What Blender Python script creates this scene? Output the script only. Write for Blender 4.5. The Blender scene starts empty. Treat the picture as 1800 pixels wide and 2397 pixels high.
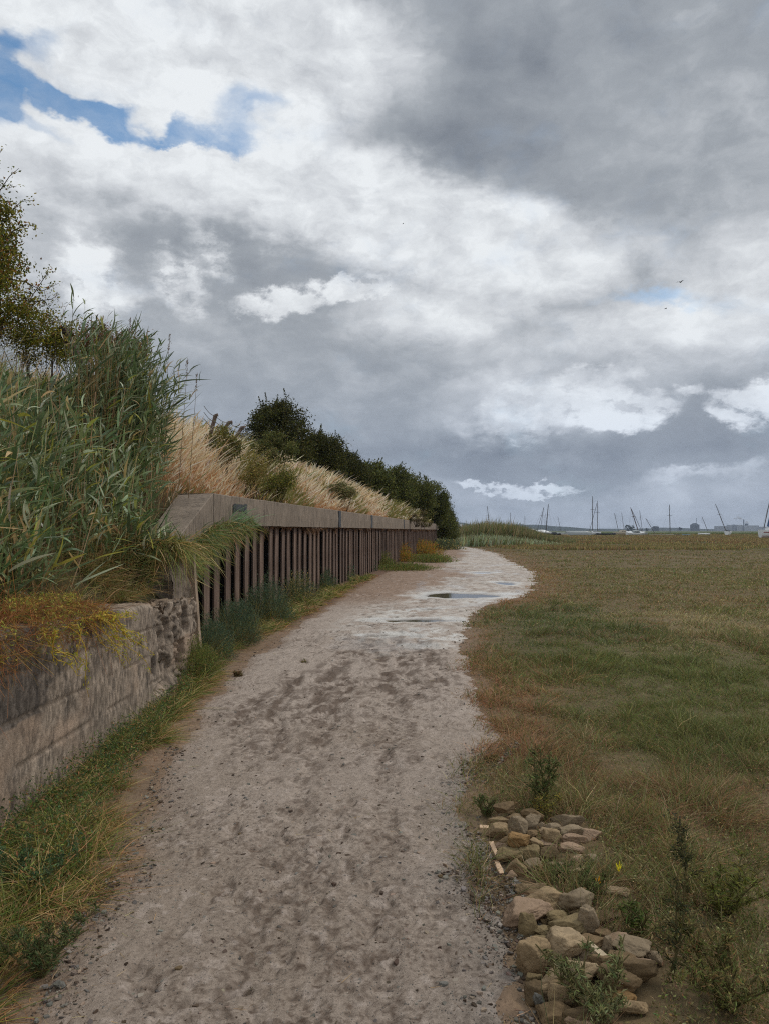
import bpy, bmesh, math, random
import numpy as np
from mathutils import Vector, Matrix

sc = bpy.context.scene
C = sc.collection
R = math.radians

# ---------------------------------------------------------------- camera
FPX = 1700.0                      # focal length in pixels of the 1800 wide photograph
PITCH = math.atan(43.5 / FPX)
CAMZ = 1.6
cam = bpy.data.cameras.new("camera")
cam.sensor_fit = 'HORIZONTAL'; cam.sensor_width = 36.0; cam.lens = 36.0 * FPX / 1800.0
cam.clip_start = 0.05; cam.clip_end = 20000
co = bpy.data.objects.new("camera", cam); C.objects.link(co)
co.location = (0, 0, CAMZ); co.rotation_euler = (math.pi / 2 + PITCH, 0, 0)
sc.camera = co
sc.view_settings.view_transform = 'Standard'; sc.view_settings.look = 'None'
sc.view_settings.exposure = 0.0; sc.view_settings.gamma = 1.0
sc.cycles.max_bounces = 6; sc.cycles.transparent_max_bounces = 8
sc.cycles.volume_bounces = 0
sc.cycles.use_denoising = False; sc.cycles.filter_width = 1.15

def ray(px, py):
    """direction in the world of a point of the photograph (measured once, in Python)"""
    x = (px - 900) / FPX; y = (1198.5 - py) / FPX
    c, s = math.cos(PITCH), math.sin(PITCH)
    v = Vector((x, c - y * s, s + y * c)); v.normalize()
    return v
def at(px, Y, z=None, py=None):
    """world point at depth Y"""
    v = ray(px, 1242 if py is None else py); k = Y / v.y
    return Vector((v.x * k, Y, CAMZ + v.z * k if z is None else z))
def ground_at(px, py, z=0.0):
    v = ray(px, py); k = (z - CAMZ) / v.z
    return Vector((v.x * k, v.y * k, z))
def s2l(r, g, b):
    f = lambda c: c / 12.92 if c <= 0.04045 else ((c + 0.055) / 1.055) ** 2.4
    return (f(r / 255), f(g / 255), f(b / 255))

# ---------------------------------------------------------------- node helper
class NT:
    def __init__(s, tree):
        s.t = tree; s.t.nodes.clear()
    def n(s, kind, ins=None, **props):
        nd = s.t.nodes.new(kind)
        for k, v in props.items(): setattr(nd, k, v)
        if ins:
            for k, v in ins.items():
                sock = nd.inputs[k]
                if isinstance(v, bpy.types.NodeSocket): s.t.links.new(v, sock)
                elif isinstance(v, bpy.types.Node): s.t.links.new(v.outputs[0], sock)
                else:
                    if sock.type == 'RGBA' and len(v) == 3: v = (*v, 1)
                    sock.default_value = v
        return nd
    def m(s, op, a, b=None, c=None, clamp=False):
        ins = {0: a}
        if b is not None: ins[1] = b
        if c is not None: ins[2] = c
        return s.n('ShaderNodeMath', ins, operation=op, use_clamp=clamp).outputs[0]
    def vm(s, op, a, b=None):
        ins = {0: a}
        if b is not None: ins[1] = b
        nd = s.n('ShaderNodeVectorMath', ins, operation=op)
        return nd.outputs['Value'] if op in ('LENGTH', 'DOT_PRODUCT', 'DISTANCE') else nd.outputs[0]
    def scale(s, a, f):
        nd = s.n('ShaderNodeVectorMath', {0: a}, operation='SCALE')
        if isinstance(f, (int, float)): nd.inputs['Scale'].default_value = f
        else: s.t.links.new(f, nd.inputs['Scale'])
        return nd.outputs[0]
    def noise(s, vec, scale, detail=4, rough=0.55, col=False, dist=0.0, lac=2.0):
        nd = s.n('ShaderNodeTexNoise', {'Vector': vec, 'Scale': scale, 'Detail': detail, 'Roughness': rough, 'Distortion': dist, 'Lacunarity': lac})
        return nd.outputs['Color' if col else 'Fac']
    def rng(s, v, a, b, c=0.0, d=1.0, smooth=True):
        return s.n('ShaderNodeMapRange', {0: v, 1: a, 2: b, 3: c, 4: d}, interpolation_type='SMOOTHSTEP' if smooth else 'LINEAR').outputs[0]
    def mix(s, f, a, b, mode='MIX'):
        nd = s.n('ShaderNodeMix', data_type='RGBA', blend_type=mode)
        for i, v in ((0, f), (6, a), (7, b)):
            if isinstance(v, bpy.types.NodeSocket): s.t.links.new(v, nd.inputs[i])
            else: nd.inputs[i].default_value = v if i == 0 else (*v[:3], 1)
        return nd.outputs[2]
    def ramp(s, f, stops):
        nd = s.n('ShaderNodeValToRGB', {0: f}); cr = nd.color_ramp
        while len(cr.elements) < len(stops): cr.elements.new(0.5)
        for e, (p, c) in zip(cr.elements, stops): e.position = p; e.color = (*c[:3], 1)
        return nd.outputs[0]
    def bump(s, h, strength=0.5, dist=0.01):
        return s.n('ShaderNodeBump', {'Height': h, 'Strength': strength, 'Distance': dist}).outputs[0]

# ---------------------------------------------------------------- sky (world) and sun
SUN_EL, SUN_AZ = 48.0, 68.0      # degrees; azimuth from +Y towards +X
def build_world():
    w = bpy.data.worlds.new("World"); sc.world = w; w.use_nodes = True
    T = NT(w.node_tree)
    sky = T.n('ShaderNodeTexSky', sky_type='NISHITA', sun_disc=False, sun_elevation=R(SUN_EL), sun_rotation=R(SUN_AZ),
              air_density=1.0, dust_density=0.6, ozone_density=2.0)
    d = T.n('ShaderNodeTexCoord').outputs['Generated']
    sx = T.n('ShaderNodeSeparateXYZ', {0: d})
    az = T.m('ARCTAN2', sx.outputs[0], sx.outputs[1]); el = T.m('ARCSINE', sx.outputs[2])
    dz = T.n('ShaderNodeCombineXYZ', {0: sx.outputs[0], 1: sx.outputs[1], 2: T.m('MULTIPLY', sx.outputs[2], 1.7)}).outputs[0]
    base2 = T.n('ShaderNodeCombineXYZ', {0: az, 1: el, 2: 0.0}).outputs[0]
    half = (0.5, 0.5, 0.5)
    # the air breaks up the edges: big slow warp, medium billows, fine wisps
    w1 = T.scale(T.vm('SUBTRACT', T.noise(dz, 3.2, 2, 0.5, col=True), half), 0.16)
    w2 = T.scale(T.vm('SUBTRACT', T.noise(dz, 11.0, 5, 0.6, col=True), half), 0.085)
    w3 = T.scale(T.vm('SUBTRACT', T.noise(dz, 34.0, 6, 0.7, col=True), half), 0.038)
    soft = T.vm('ADD', T.vm('ADD', base2, w1), w2)
    crisp = T.vm('ADD', T.vm('ADD', base2, T.scale(w2, 0.75)), w3)
    def field(lst, vec, start):
        acc = start
        for (px, py, rx, ry, rot, amp, edge) in lst:
            v = ray(px, py); a = math.atan2(v.x, v.y); e = math.asin(v.z)
            k = 1 / (1 + ((px - 900) / FPX) ** 2 * 0.8)
            mp = T.n('ShaderNodeMapping', {'Vector': vec, 'Location': (a, e, 0), 'Rotation': (0, 0, R(rot)), 'Scale': (rx / FPX * k, ry / FPX * k, 1)}, vector_type='TEXTURE')
            L = T.vm('LENGTH', mp.outputs[0])
            acc = T.m('ADD', acc, T.rng(L, 1 + edge, 1 - edge, 0.0, amp))
        return acc
    # overall lightness of the deck by height, with broad streaks
    b_el = T.n('ShaderNodeValToRGB', {0: T.m('DIVIDE', el, 0.75)})
    cr = b_el.color_ramp
    st = [(0.0, .66), (0.06, .64), (0.14, .43), (0.22, .52), (0.36, .60), (0.55, .60), (0.8, .56), (1.0, .62)]
    while len(cr.elements) < len(st): cr.elements.new(0.5)
    for e_, (p, c) in zip(cr.elements, st): e_.position = p; e_.color = (c, c, c, 1)
    base = T.m('ADD', b_el.outputs[0], T.m('MULTIPLY', T.m('SUBTRACT', T.noise(dz, 4.5, 5, 0.5), 0.5), 0.26))
    base = T.m('ADD', base, T.m('MULTIPLY', T.m('SUBTRACT', T.noise(dz, 16.0, 6, 0.55), 0.5), 0.07))
    # unseen rear and overhead cloud, brightened to add fill light on the ground
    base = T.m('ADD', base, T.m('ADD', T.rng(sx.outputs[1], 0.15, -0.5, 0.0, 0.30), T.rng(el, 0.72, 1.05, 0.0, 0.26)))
    softL = SOFT
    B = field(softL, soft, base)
    crispB = field(CRISP, crisp, 0.0)
    # billowy shading inside the crisp clouds
    bill = T.noise(T.vm('ADD', dz, w3), 20.0, 6, 0.6)
    crispB = T.m('MULTIPLY', crispB, T.m('MAXIMUM', T.m('MULTIPLY_ADD', T.m('ADD', bill, T.m('MULTIPLY', T.m('SUBTRACT', bill, T.noise(T.vm('ADD', T.vm('ADD', dz, w3), (0.012, 0.0, 0.016)), 20.0, 6, 0.6)), 1.2)), 2.4, -0.25), 0.15))
    B = T.m('ADD', B, crispB)
    B = T.m('SMOOTH_MIN', B, 0.93, 0.35)
    # cloud relief: soft folds, the side away from the sun greyer (two offset samples of one noise)
    q = T.vm('ADD', dz, T.scale(w2, 0.9))
    rel = T.m('SUBTRACT', T.noise(q, 7.5, 8, 0.60), T.noise(T.vm('ADD', q, (-0.020, 0.0, -0.03)), 7.5, 8, 0.60))
    B = T.m('ADD', B, T.m('MULTIPLY', rel, T.m('MULTIPLY', T.rng(B, 0.35, 0.95, 0.45, 1.05), T.rng(el, 0.02, 0.35, 0.6, 1.0))))
    B = T.m('ADD', B, T.m('MULTIPLY', T.m('SUBTRACT', T.noise(q, 9.0, 6, 0.55), 0.5), T.rng(B, 0.35, 0.95, 0.05, 0.40)))
    cloud = T.ramp(B, [(0.0, s2l(94, 103, 118)), (0.25, s2l(126, 133, 143)), (0.5, s2l(161, 167, 174)), (0.75, s2l(205, 209, 214)), (1.0, s2l(238, 242, 245))])
    # low sky is bluer (distance)
    lowf = T.rng(el, 0.0, 0.30, 1.0, 0.0)
    cloud = T.mix(T.m('MULTIPLY', lowf, 0.55), cloud, T.mix(1.0, cloud, (0.88, 1.0, 1.20), 'MULTIPLY'))
    blue = T.m('MINIMUM', T.m('MAXIMUM', field(BLUE, soft, 0.0), 0.0), 1.1)
    blue = T.rng(T.m('ADD', blue, T.m('MULTIPLY', T.m('SUBTRACT', T.noise(q, 7.0, 8, 0.62), 0.5), 1.5)), 0.04, 1.3)
    # the big left cumulus cuts the blue with a crisp top
    cut = field(CUT, crisp, 0.0)
    blue = T.m('MULTIPLY', blue, T.m('SUBTRACT', 1.0, T.m('MINIMUM', cut, 1.0)), clamp=True)
    skyc = T.mix(1.0, sky.outputs[0], (0.100, 0.140, 0.150), 'MULTIPLY')
    outc = T.mix(blue, cloud, skyc)
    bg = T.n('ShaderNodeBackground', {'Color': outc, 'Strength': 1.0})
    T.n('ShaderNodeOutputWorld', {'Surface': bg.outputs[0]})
# (photo x, photo y, radius x, radius y, turn, amount, softness)
SOFT = [
 (330, 130, 560, 190, 0, .48, .55), (700, 250, 230, 170, -20, .30, .6), (200, 40, 500, 140, 0, .15, .6),
 (1250, 200, 640, 280, 0, -.15, .8), (1050, 330, 380, 110, 5, -.10, .8), (1500, 420, 300, 90, 10, -.06, .8), (1500, 150, 300, 150, 20, .04, .7),
 (120, 410, 330, 90, 5, .38, .6), (480, 425, 220, 60, -5, .30, .6), (740, 470, 300, 62, -14, .24, .7), (1010, 545, 260, 62, -10, .30, .7), (900, 400, 220, 50, -15, -.10, .8),
 (1250, 600, 230, 60, -5, .26, .7), (1350, 380, 240, 80, 20, .08, .7), (1640, 330, 180, 120, 0, .10, .8),
 (380, 560, 260, 80, -10, -.14, .7), (620, 590, 240, 66, -12, -.13, .6), (700, 820, 420, 120, 0, -.07, .9),
 (1150, 690, 240, 70, 0, .24, .7), (1010, 750, 120, 50, 0, .12, .7), (1300, 760, 190, 45, -10, -.10, .7),
 (1500, 790, 300, 55, 3, .30, .6), (1720, 740, 200, 80, 0, .24, .6), (1760, 600, 180, 70, 10, .22, .7), (1650, 860, 260, 40, 0, .12, .7),
 (1150, 960, 170, 60, 20, .14, .6), (1380, 960, 190, 50, 0, .12, .5),
 (1200, 1090, 320, 45, -3, -.13, .7), (1580, 1120, 240, 34, 0, .10, .8), (1600, 1030, 260, 50, 0, -.06, .8),
 (620, 850, 320, 110, 0, .02, .8), (480, 380, 200, 30, -8, .22, .5),
]
CRISP = [
 (205, 610, 78, 62, 0, .40, .55), (250, 705, 90, 44, 10, .40, .6), (420, 655, 44, 70, 35, .48, .6), (500, 600, 36, 60, 40, .28, .6),
 (700, 695, 130, 30, 10, .66, .45), (835, 680, 85, 26, 5, .52, .45), (620, 725, 66, 20, 0, .40, .6),
 (1375, 912, 84, 60, 0, .20, .2), (1440, 965, 130, 44, -10, .36, .25), (1520, 955, 80, 34, -15, .28, .4), (1240, 965, 200, 64, 20, .14, .25), (1330, 985, 200, 36, 6, .08, .5),
 (1720, 950, 60, 30, -20, .50, .45), (1790, 950, 70, 52, 0, .52, .4), (1610, 915, 34, 20, 0, .30, .6), (1490, 860, 60, 26, 0, .14, .7),
 (1240, 1137, 90, 12, 3, .55, .5), (1130, 1140, 56, 9, -3, .55, .5), (1600, 1108, 90, 16, 8, .16, .7),
 (1760, 1085, 120, 22, 10, .12, .7), (980, 620, 150, 40, -10, .15, .7),
]
BLUE = [
 (200, 250, 240, 50, 8, .25, .8), (60, 330, 90, 26, -15, .7, .6),
 (330, 322, 310, 32, -3, 1.0, .5), (590, 305, 70, 34, 0, .75, .7), (0, 250, 45, 130, 0, 1.0, .5), (50, 120, 80, 30, -15, .7, .8),
 (150, 270, 150, 28, -10, .5, .8), (1520, 722, 130, 20, 0, .62, .9), (350, 305, 60, 24, 15, -1.0, .6), (130, 90, 50, 20, 10, .35, .9),
 (1000, -900, 900, 300, 0, .6, .7),
]
CUT = [(60, 470, 140, 160, 0, 1, .09), (230, 490, 220, 130, 0, 1, .09), (480, 500, 220, 125, 0, 1, .09), (420, 480, 110, 108, 0, 1, .1), (680, 470, 160, 120, 0, 1, .12)]
build_world()
sun = bpy.data.lights.new("sun", 'SUN'); sun.energy = 1.5; sun.angle = R(11); sun.color = (1.0, 0.95, 0.86)
so = bpy.data.objects.new("sun", sun); C.objects.link(so)
_d = Vector((math.sin(R(SUN_AZ)) * math.cos(R(SUN_EL)), math.cos(R(SUN_AZ)) * math.cos(R(SUN_EL)), math.sin(R(SUN_EL))))
so.rotation_euler = (-_d).to_track_quat('-Z', 'Y').to_euler(); so.location = (0, 0, 30)

# ---------------------------------------------------------------- numpy noise
rng = np.random.default_rng(11)
_perm = rng.permutation(4096).astype(np.int64)
_val = rng.random(4096)
def _h(ix, iy, iz):
    return _val[(_perm[(_perm[(_perm[ix & 4095] + iy) & 4095] + iz) & 4095])]
def vnoise(x, y, z=None):
    if z is None: z = np.zeros_like(x)
    ix = np.floor(x).astype(np.int64); iy = np.floor(y).astype(np.int64); iz = np.floor(z).astype(np.int64)
    fx = x - ix; fy = y - iy; fz = z - iz
    u = fx * fx * (3 - 2 * fx); v = fy * fy * (3 - 2 * fy); w = fz * fz * (3 - 2 * fz)
    def l(a, b, t): return a + (b - a) * t
    a = l(l(_h(ix, iy, iz), _h(ix + 1, iy, iz), u), l(_h(ix, iy + 1, iz), _h(ix + 1, iy + 1, iz), u), v)
    b = l(l(_h(ix, iy, iz + 1), _h(ix + 1, iy, iz + 1), u), l(_h(ix, iy + 1, iz + 1), _h(ix + 1, iy + 1, iz + 1), u), v)
    return l(a, b, w)
def fbm(x, y, z=None, oct=4, gain=0.5):
    x = np.asarray(x, float); y = np.asarray(y, float); z = np.zeros_like(x) if z is None else np.asarray(z, float)
    s = 0; a = 1.0; t = 0
    for o in range(oct):
        s = s + a * vnoise(x + 17.3 * o, y + 5.1 * o, z + 9.7 * o); t += a; a *= gain; x = x * 2.03; y = y * 2.03; z = z * 2.03
    return s / t
def sstep(a, b, x):
    t = np.clip((x - a) / (b - a), 0, 1); return t * t * (3 - 2 * t)
def lerp(a, b, t): return a + (b - a) * t

# ---------------------------------------------------------------- mesh helpers
def raw_mesh(name, V, F, col=None, mats=(), midx=None, smooth=False, k=None):
    """V (n,3); F (m,k) array, or a list of arrays of different k"""
    me = bpy.data.meshes.new(name)
    Fs = F if isinstance(F, list) else [F]
    Fs = [np.asarray(f, dtype=np.int32) for f in Fs if len(f)]
    loops = np.concatenate([f.ravel() for f in Fs])
    starts = []; o = 0
    for f in Fs:
        starts.append(o + np.arange(len(f)) * f.shape[1]); o += f.size
    starts = np.concatenate(starts).astype(np.int32)
    me.vertices.add(len(V)); me.vertices.foreach_set('co', np.ascontiguousarray(V, dtype=np.float32).ravel())
    me.loops.add(len(loops)); me.loops.foreach_set('vertex_index', loops)
    me.polygons.add(len(starts)); me.polygons.foreach_set('loop_start', starts)
    me.polygons.foreach_set('use_smooth', np.full(len(starts), smooth))
    if midx is not None: me.polygons.foreach_set('material_index', np.asarray(midx, dtype=np.int32))
    me.update(calc_edges=True); me.validate()
    if col is not None:
        a = me.color_attributes.new('Col', 'FLOAT_COLOR', 'POINT')
        c = np.ones((len(V), 4), dtype=np.float32); c[:, :3] = col
        a.data.foreach_set('color', c.ravel())
    for m in (mats if isinstance(mats, (list, tuple)) else [mats]): me.materials.append(m)
    return me
def link(name, me, parent=None, loc=None):
    o = bpy.data.objects.new(name, me); C.objects.link(o)
    if parent is not None: o.parent = parent
    if loc is not None: o.location = loc
    return o
def tag(o, label=None, cat=None, group=None, kind=None):
    if label: o['label'] = label
    if cat: o['category'] = cat
    if group: o['group'] = group
    if kind: o['kind'] = kind
    return o
def empty(name, loc=(0, 0, 0), rz=0.0):
    o = bpy.data.objects.new(name, None); o.empty_display_size = 0.2; C.objects.link(o)
    o.location = loc; o.rotation_euler = (0, 0, rz); return o

class G:
    """collects vertices, faces and colours of ONE mesh"""
    def __init__(s): s.V = []; s.F = {}; s.Cc = []; s.n = 0
    def add(s, V, F, col):
        V = np.asarray(V, float).reshape(-1, 3); F = np.asarray(F).reshape(-1, np.asarray(F).shape[-1])
        s.V.append(V); s.F.setdefault(F.shape[1], []).append(F + s.n)
        c = np.asarray(col, float)
        s.Cc.append(np.broadcast_to(c, (len(V), 3)) if c.ndim == 1 else c); s.n += len(V)
    def build(s, name, mat, parent=None, smooth=False, loc=None):
        V = np.concatenate(s.V); Fl = [np.concatenate(f) for f in s.F.values()]
        if loc is not None: V = V - np.asarray(loc)
        me = raw_mesh(name, V, Fl, np.concatenate(s.Cc), mat, smooth=smooth)
        return link(name, me, parent, loc)

def norm(v): return v / np.maximum(np.linalg.norm(v, axis=-1, keepdims=True), 1e-9)
def jit(col, n, amt=0.18, hue=0.08):
    """n colours around col (linear)"""
    c = np.asarray(col, float); c = np.broadcast_to(c, (n, 3)) if c.ndim == 1 else c
    return np.clip(c * (1 + rng.normal(0, amt, (n, 1))) * (1 + rng.normal(0, hue, (n, 3))), 0.002, 0.9)
def pick(cols, w, n):
    cols = np.asarray([np.asarray(c) for c in cols]); w = np.asarray(w, float); return cols[rng.choice(len(cols), n, p=w / w.sum())]

def blades(g, P, D, L, W, bend, cb, ct=None, seg=3, prof='grass', side=None):
    """N curved tapering strips. P base, D start direction, L length, W width, bend: added * t^2 * L"""
    N = len(P); D = norm(D); L = np.broadcast_to(np.asarray(L, float), (N,)); W = np.broadcast_to(np.asarray(W, float), (N,))
    if side is None:
        r = norm(rng.normal(size=(N, 3))); side = norm(np.cross(D, r))
    ct = cb if ct is None else ct
    ts = np.linspace(0, 1, seg + 1)
    Vs = []; Cs = []
    for i, t in enumerate(ts):
        p = P + D * (L * t)[:, None] + bend * (L * t * t)[:, None]
        if prof == 'grass': w = 1 - t ** 1.6
        elif prof == 'leaf': w = math.sin(math.pi * min(1, (t * 0.86 + 0.14))) ** 0.8 if t < 1 else 0
        elif prof == 'stem': w = 1 - 0.55 * t
        elif prof == 'seed': w = 0.22 if t < 0.62 else (1.0 if t < 0.97 else 0.0)
        w = max(w, 0.02)
        h = side * (W * w * 0.5)[:, None]
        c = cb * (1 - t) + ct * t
        Vs.append(np.stack([p - h, p + h], 1)); Cs.append(np.stack([c, c], 1))
    V = np.stack(Vs, 1).reshape(-1, 3); Cc = np.stack(Cs, 1).reshape(-1, 3)      # N, seg+1, 2
    b = (np.arange(N) * (seg + 1) * 2)[:, None] + (np.arange(seg) * 2)[None, :]
    F = np.stack([b, b + 1, b + 3, b + 2], -1).reshape(-1, 4)
    g.add(V, F, Cc)
def leaves(g, P, size, col, nrm=None, aspect=0.45, axis=None):
    """small folded diamond leaves"""
    N = len(P); size = np.broadcast_to(np.asarray(size, float), (N,))[:, None]
    a = norm(rng.normal(size=(N, 3))) if axis is None else norm(axis)
    b = norm(np.cross(a, rng.normal(size=(N, 3)) if nrm is None else nrm)); n = np.cross(a, b)
    V = np.stack([P - a * size * .5, P + b * size * aspect * .5 + n * size * .1, P + a * size * .5, P - b * size * aspect * .5 + n * size * .1], 1).reshape(-1, 3)
    i = np.arange(N) * 4
    F = np.concatenate([np.stack([i, i + 1, i + 2], 1), np.stack([i, i + 2, i + 3], 1)])
    g.add(V, F, np.repeat(col, 4, 0))
def tube(g, pts, rad, col, n=6):
    pts = np.asarray(pts, float); m = len(pts); rad = np.broadcast_to(np.asarray(rad, float), (m,))
    t = norm(np.gradient(pts, axis=0)); up = np.array([0.13, 0.21, 0.97]); 
    a = norm(np.cross(t, up)); b = np.cross(t, a)
    ang = np.linspace(0, 2 * math.pi, n, endpoint=False)
    V = pts[:, None, :] + rad[:, None, None] * (np.cos(ang)[None, :, None] * a[:, None, :] + np.sin(ang)[None, :, None] * b[:, None, :])
    i = np.arange(m - 1)[:, None] * n; j = np.arange(n)[None, :]; j2 = (j + 1) % n
    F = np.stack([i + j, i + j2, i + n + j2, i + n + j], -1).reshape(-1, 4)
    g.add(V.reshape(-1, 3), F, col)
    g.add(V[-1], np.array([list(range(n))]), col)
def box(g, lo, hi, col, M=None):
    x0, y0, z0 = lo; x1, y1, z1 = hi
    V = np.array([(x0, y0, z0), (x1, y0, z0), (x1, y1, z0), (x0, y1, z0), (x0, y0, z1), (x1, y0, z1), (x1, y1, z1), (x0, y1, z1)], float)
    if M is not None: V = np.array([tuple(M @ Vector(v)) for v in V])
    g.add(V, np.array([(0, 3, 2, 1), (4, 5, 6, 7), (0, 1, 5, 4), (1, 2, 6, 5), (2, 3, 7, 6), (3, 0, 4, 7)]), col)
def grid_faces(r, c):
    i = np.arange(r - 1)[:, None] * c; j = np.arange(c - 1)[None, :]
    return np.stack([i + j, i + j + 1, i + c + j + 1, i + c + j], -1).reshape(-1, 4)

# ---------------------------------------------------------------- materials
def mat_leaf(name, rough=0.5, trans=0.25, spec=0.4, gain=1.0):
    m = bpy.data.materials.new(name); m.use_nodes = True; T = NT(m.node_tree)
    c = T.n('ShaderNodeAttribute', attribute_name='Col').outputs['Color']
    c = T.mix(1.0, c, (gain, gain, gain), 'MULTIPLY')
    p = T.n('ShaderNodeBsdfPrincipled', {'Base Color': c, 'Roughness': rough, 'Specular IOR Level': spec})
    if trans > 0:
        t = T.n('ShaderNodeBsdfTranslucent', {'Color': c})
        p = T.n('ShaderNodeMixShader', {0: trans, 1: p.outputs[0], 2: t.outputs[0]})
    T.n('ShaderNodeOutputMaterial', {'Surface': p.outputs[0]}); return m
def mat_col(name, rough=0.8, spec=0.3, bump=0.0, bscale=80, var=0.0, vscale=12, metal=0.0):
    """colour from the Col attribute, with a little procedural mottling and grain"""
    m = bpy.data.materials.new(name); m.use_nodes = True; T = NT(m.node_tree)
    c = T.n('ShaderNodeAttribute', attribute_name='Col').outputs['Color']
    ob = T.n('ShaderNodeTexCoord').outputs['Object']
    if var: c = T.mix(1.0, c, T.ramp(T.noise(ob, vscale, 6, .6), [(0.3, (1 - var,) * 3), (0.7, (1 + var,) * 3)]), 'MULTIPLY')
    ins = {'Base Color': c, 'Roughness': rough, 'Specular IOR Level': spec, 'Metallic': metal}
    if bump: ins['Normal'] = T.bump(T.noise(ob, bscale, 6, .65), bump, 0.02)
    p = T.n('ShaderNodeBsdfPrincipled', ins); T.n('ShaderNodeOutputMaterial', {'Surface': p.outputs[0]}); return m
M_GRASS = mat_leaf('grass_blade', 0.55, 0.3, 0.15, 1.95)
M_REED = mat_leaf('reed_leaf', 0.40, 0.3, 0.5, 1.75)
M_LEAF = mat_leaf('shrub_leaf', 0.6, 0.3, 0.15, 1.8)
M_STRAW = mat_leaf('dry_straw', 0.6, 0.3, 0.25, 1.3)
M_BARK = mat_col('bark', 0.9, 0.2)
M_PAINT = mat_col('boat_paint', 0.4, 0.5, var=0.08, vscale=3)
M_METAL = mat_col('weathered_alloy', 0.55, 0.4)
M_FAR = mat_col('far_surface', 0.9, 0.1, var=0.2, vscale=0.02)

# ---------------------------------------------------------------- setting: marsh, path, bank
# path edges measured on the ground: (photo x, photo y)
LE = [(20, 2470), (60, 2397), (150, 2200), (262, 2050), (345, 1850), (395, 1750), (465, 1650), (560, 1560), (690, 1465), (800, 1400), (880, 1352), (960, 1318), (1030, 1296), (1046, 1286), (1030, 1281), (1010, 1276)]
RE = [(1270, 2470), (1262, 2397), (1225, 2200), (1150, 2050), (1128, 1900), (1130, 1800), (1200, 1745), (1165, 1690), (1130, 1600), (1104, 1540), (1092, 1480), (1112, 1443), (1160, 1415), (1235, 1395), (1256, 1370), (1252, 1340), (1190, 1311), (1168, 1297), (1120, 1286), (1080, 1278)]
def edge(pts):
    G_ = [ground_at(*p) for p in pts]; Y = np.array([p.y for p in G_]); X = np.array([p.x for p in G_])
    o = np.argsort(Y); return Y[o], X[o]
LY, LX = edge(LE); RY, RX = edge(RE)
PATH0, PATH1 = 1.2, 78.0
def left_edge(Y): return np.interp(Y, LY, LX) + (fbm(Y * 2.6, Y * 0 + 3, oct=4) - .5) * np.minimum(0.10 + 0.02 * Y, .7)
def right_edge(Y): return np.interp(Y, RY, RX) + (fbm(Y * 2.2, Y * 0 + 9, oct=4) - .5) * np.minimum(0.12 + 0.03 * Y, 1.2) + (fbm(Y * 11, Y * 0 + 2, oct=3) - .5) * (.10 + .012 * Y)

PUD = []   # puddles: centre x, y, half length, half depth
for (px, py, rx, ry) in [(1085, 1394, 82, 5.6), (985, 1453, 98, 4.6), (1182, 1366, 22, 3.4), (1010, 1427, 24, 2.2), (900, 1489, 44, 2.6), (1120, 1341, 26, 1.8)]:
    c = ground_at(px, py); t = ground_at(px, py - ry); b = ground_at(px, py + ry)
    PUD.append((c.x, (t.y + b.y) / 2, rx / FPX * c.y, (t.y - b.y) / 2))
def pud_mask(X, Y, grow=1.0):
    m = np.zeros_like(X)
    for (cx, cy, rx, ry) in PUD:
        n = (fbm(X * 2.5, Y * 1.3, oct=3) - .5) * 1.1
        d = np.sqrt(((X - cx) / (rx * grow)) ** 2 + ((Y - cy) / (ry * grow)) ** 2) + n
        m = np.maximum(m, 1 - sstep(0.7, 1.25, d))
    return m

RUTS = []   # wandering tracks where boots and wheels have churned the mud
for pts in ([(905, 1560), (850, 1500), (900, 1600), (925, 1650), (905, 1720)], [(600, 1640), (560, 1690), (600, 1800)], [(880, 2397), (890, 2100), (900, 1900), (905, 1740)], [(560, 2397), (640, 2150), (690, 1950), (740, 1750), (820, 1600)]):
    RUTS.append([ground_at(*p) for p in sorted(pts, key=lambda p: -p[1])])
for pts in ([(925, 1500), (940, 1560), (985, 1640)], [(700, 1580), (640, 1680), (660, 1760)], [(960, 1480), (1010, 1540), (1030, 1610)], [(820, 1530), (760, 1600), (745, 1690)]):
    RUTS.append([ground_at(*p) for p in sorted(pts, key=lambda p: -p[1])])
FEET = []
for k in range(420):
    Y = 1.8 * (38 / 1.8) ** rng.random(); l, r = np.interp(Y, LY, LX), np.interp(Y, RY, RX)
    FEET.append((l + (r - l) * (0.12 + .8 * rng.beta(2, 2)), Y, rng.uniform(.035, .07), rng.uniform(.06, .13), rng.normal(0, .35)))
def ruts(X, Y):
    m = np.zeros_like(X)
    for R_ in RUTS:
        for a, b in zip(R_[:-1], R_[1:]):
            ax, ay, bx, by = a.x, a.y, b.x, b.y; L2 = (bx - ax) ** 2 + (by - ay) ** 2
            t = np.clip(((X - ax) * (bx - ax) + (Y - ay) * (by - ay)) / L2, 0, 1); wv = .05 * np.sin(Y * 3.1)
            d = np.abs(np.hypot(X + wv - ax - t * (bx - ax), Y - ay - t * (by - ay)) - .0)
            m = np.maximum(m, 1 - sstep(.015, .085, np.minimum(d, np.abs(d - .16))))
    return m
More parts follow.
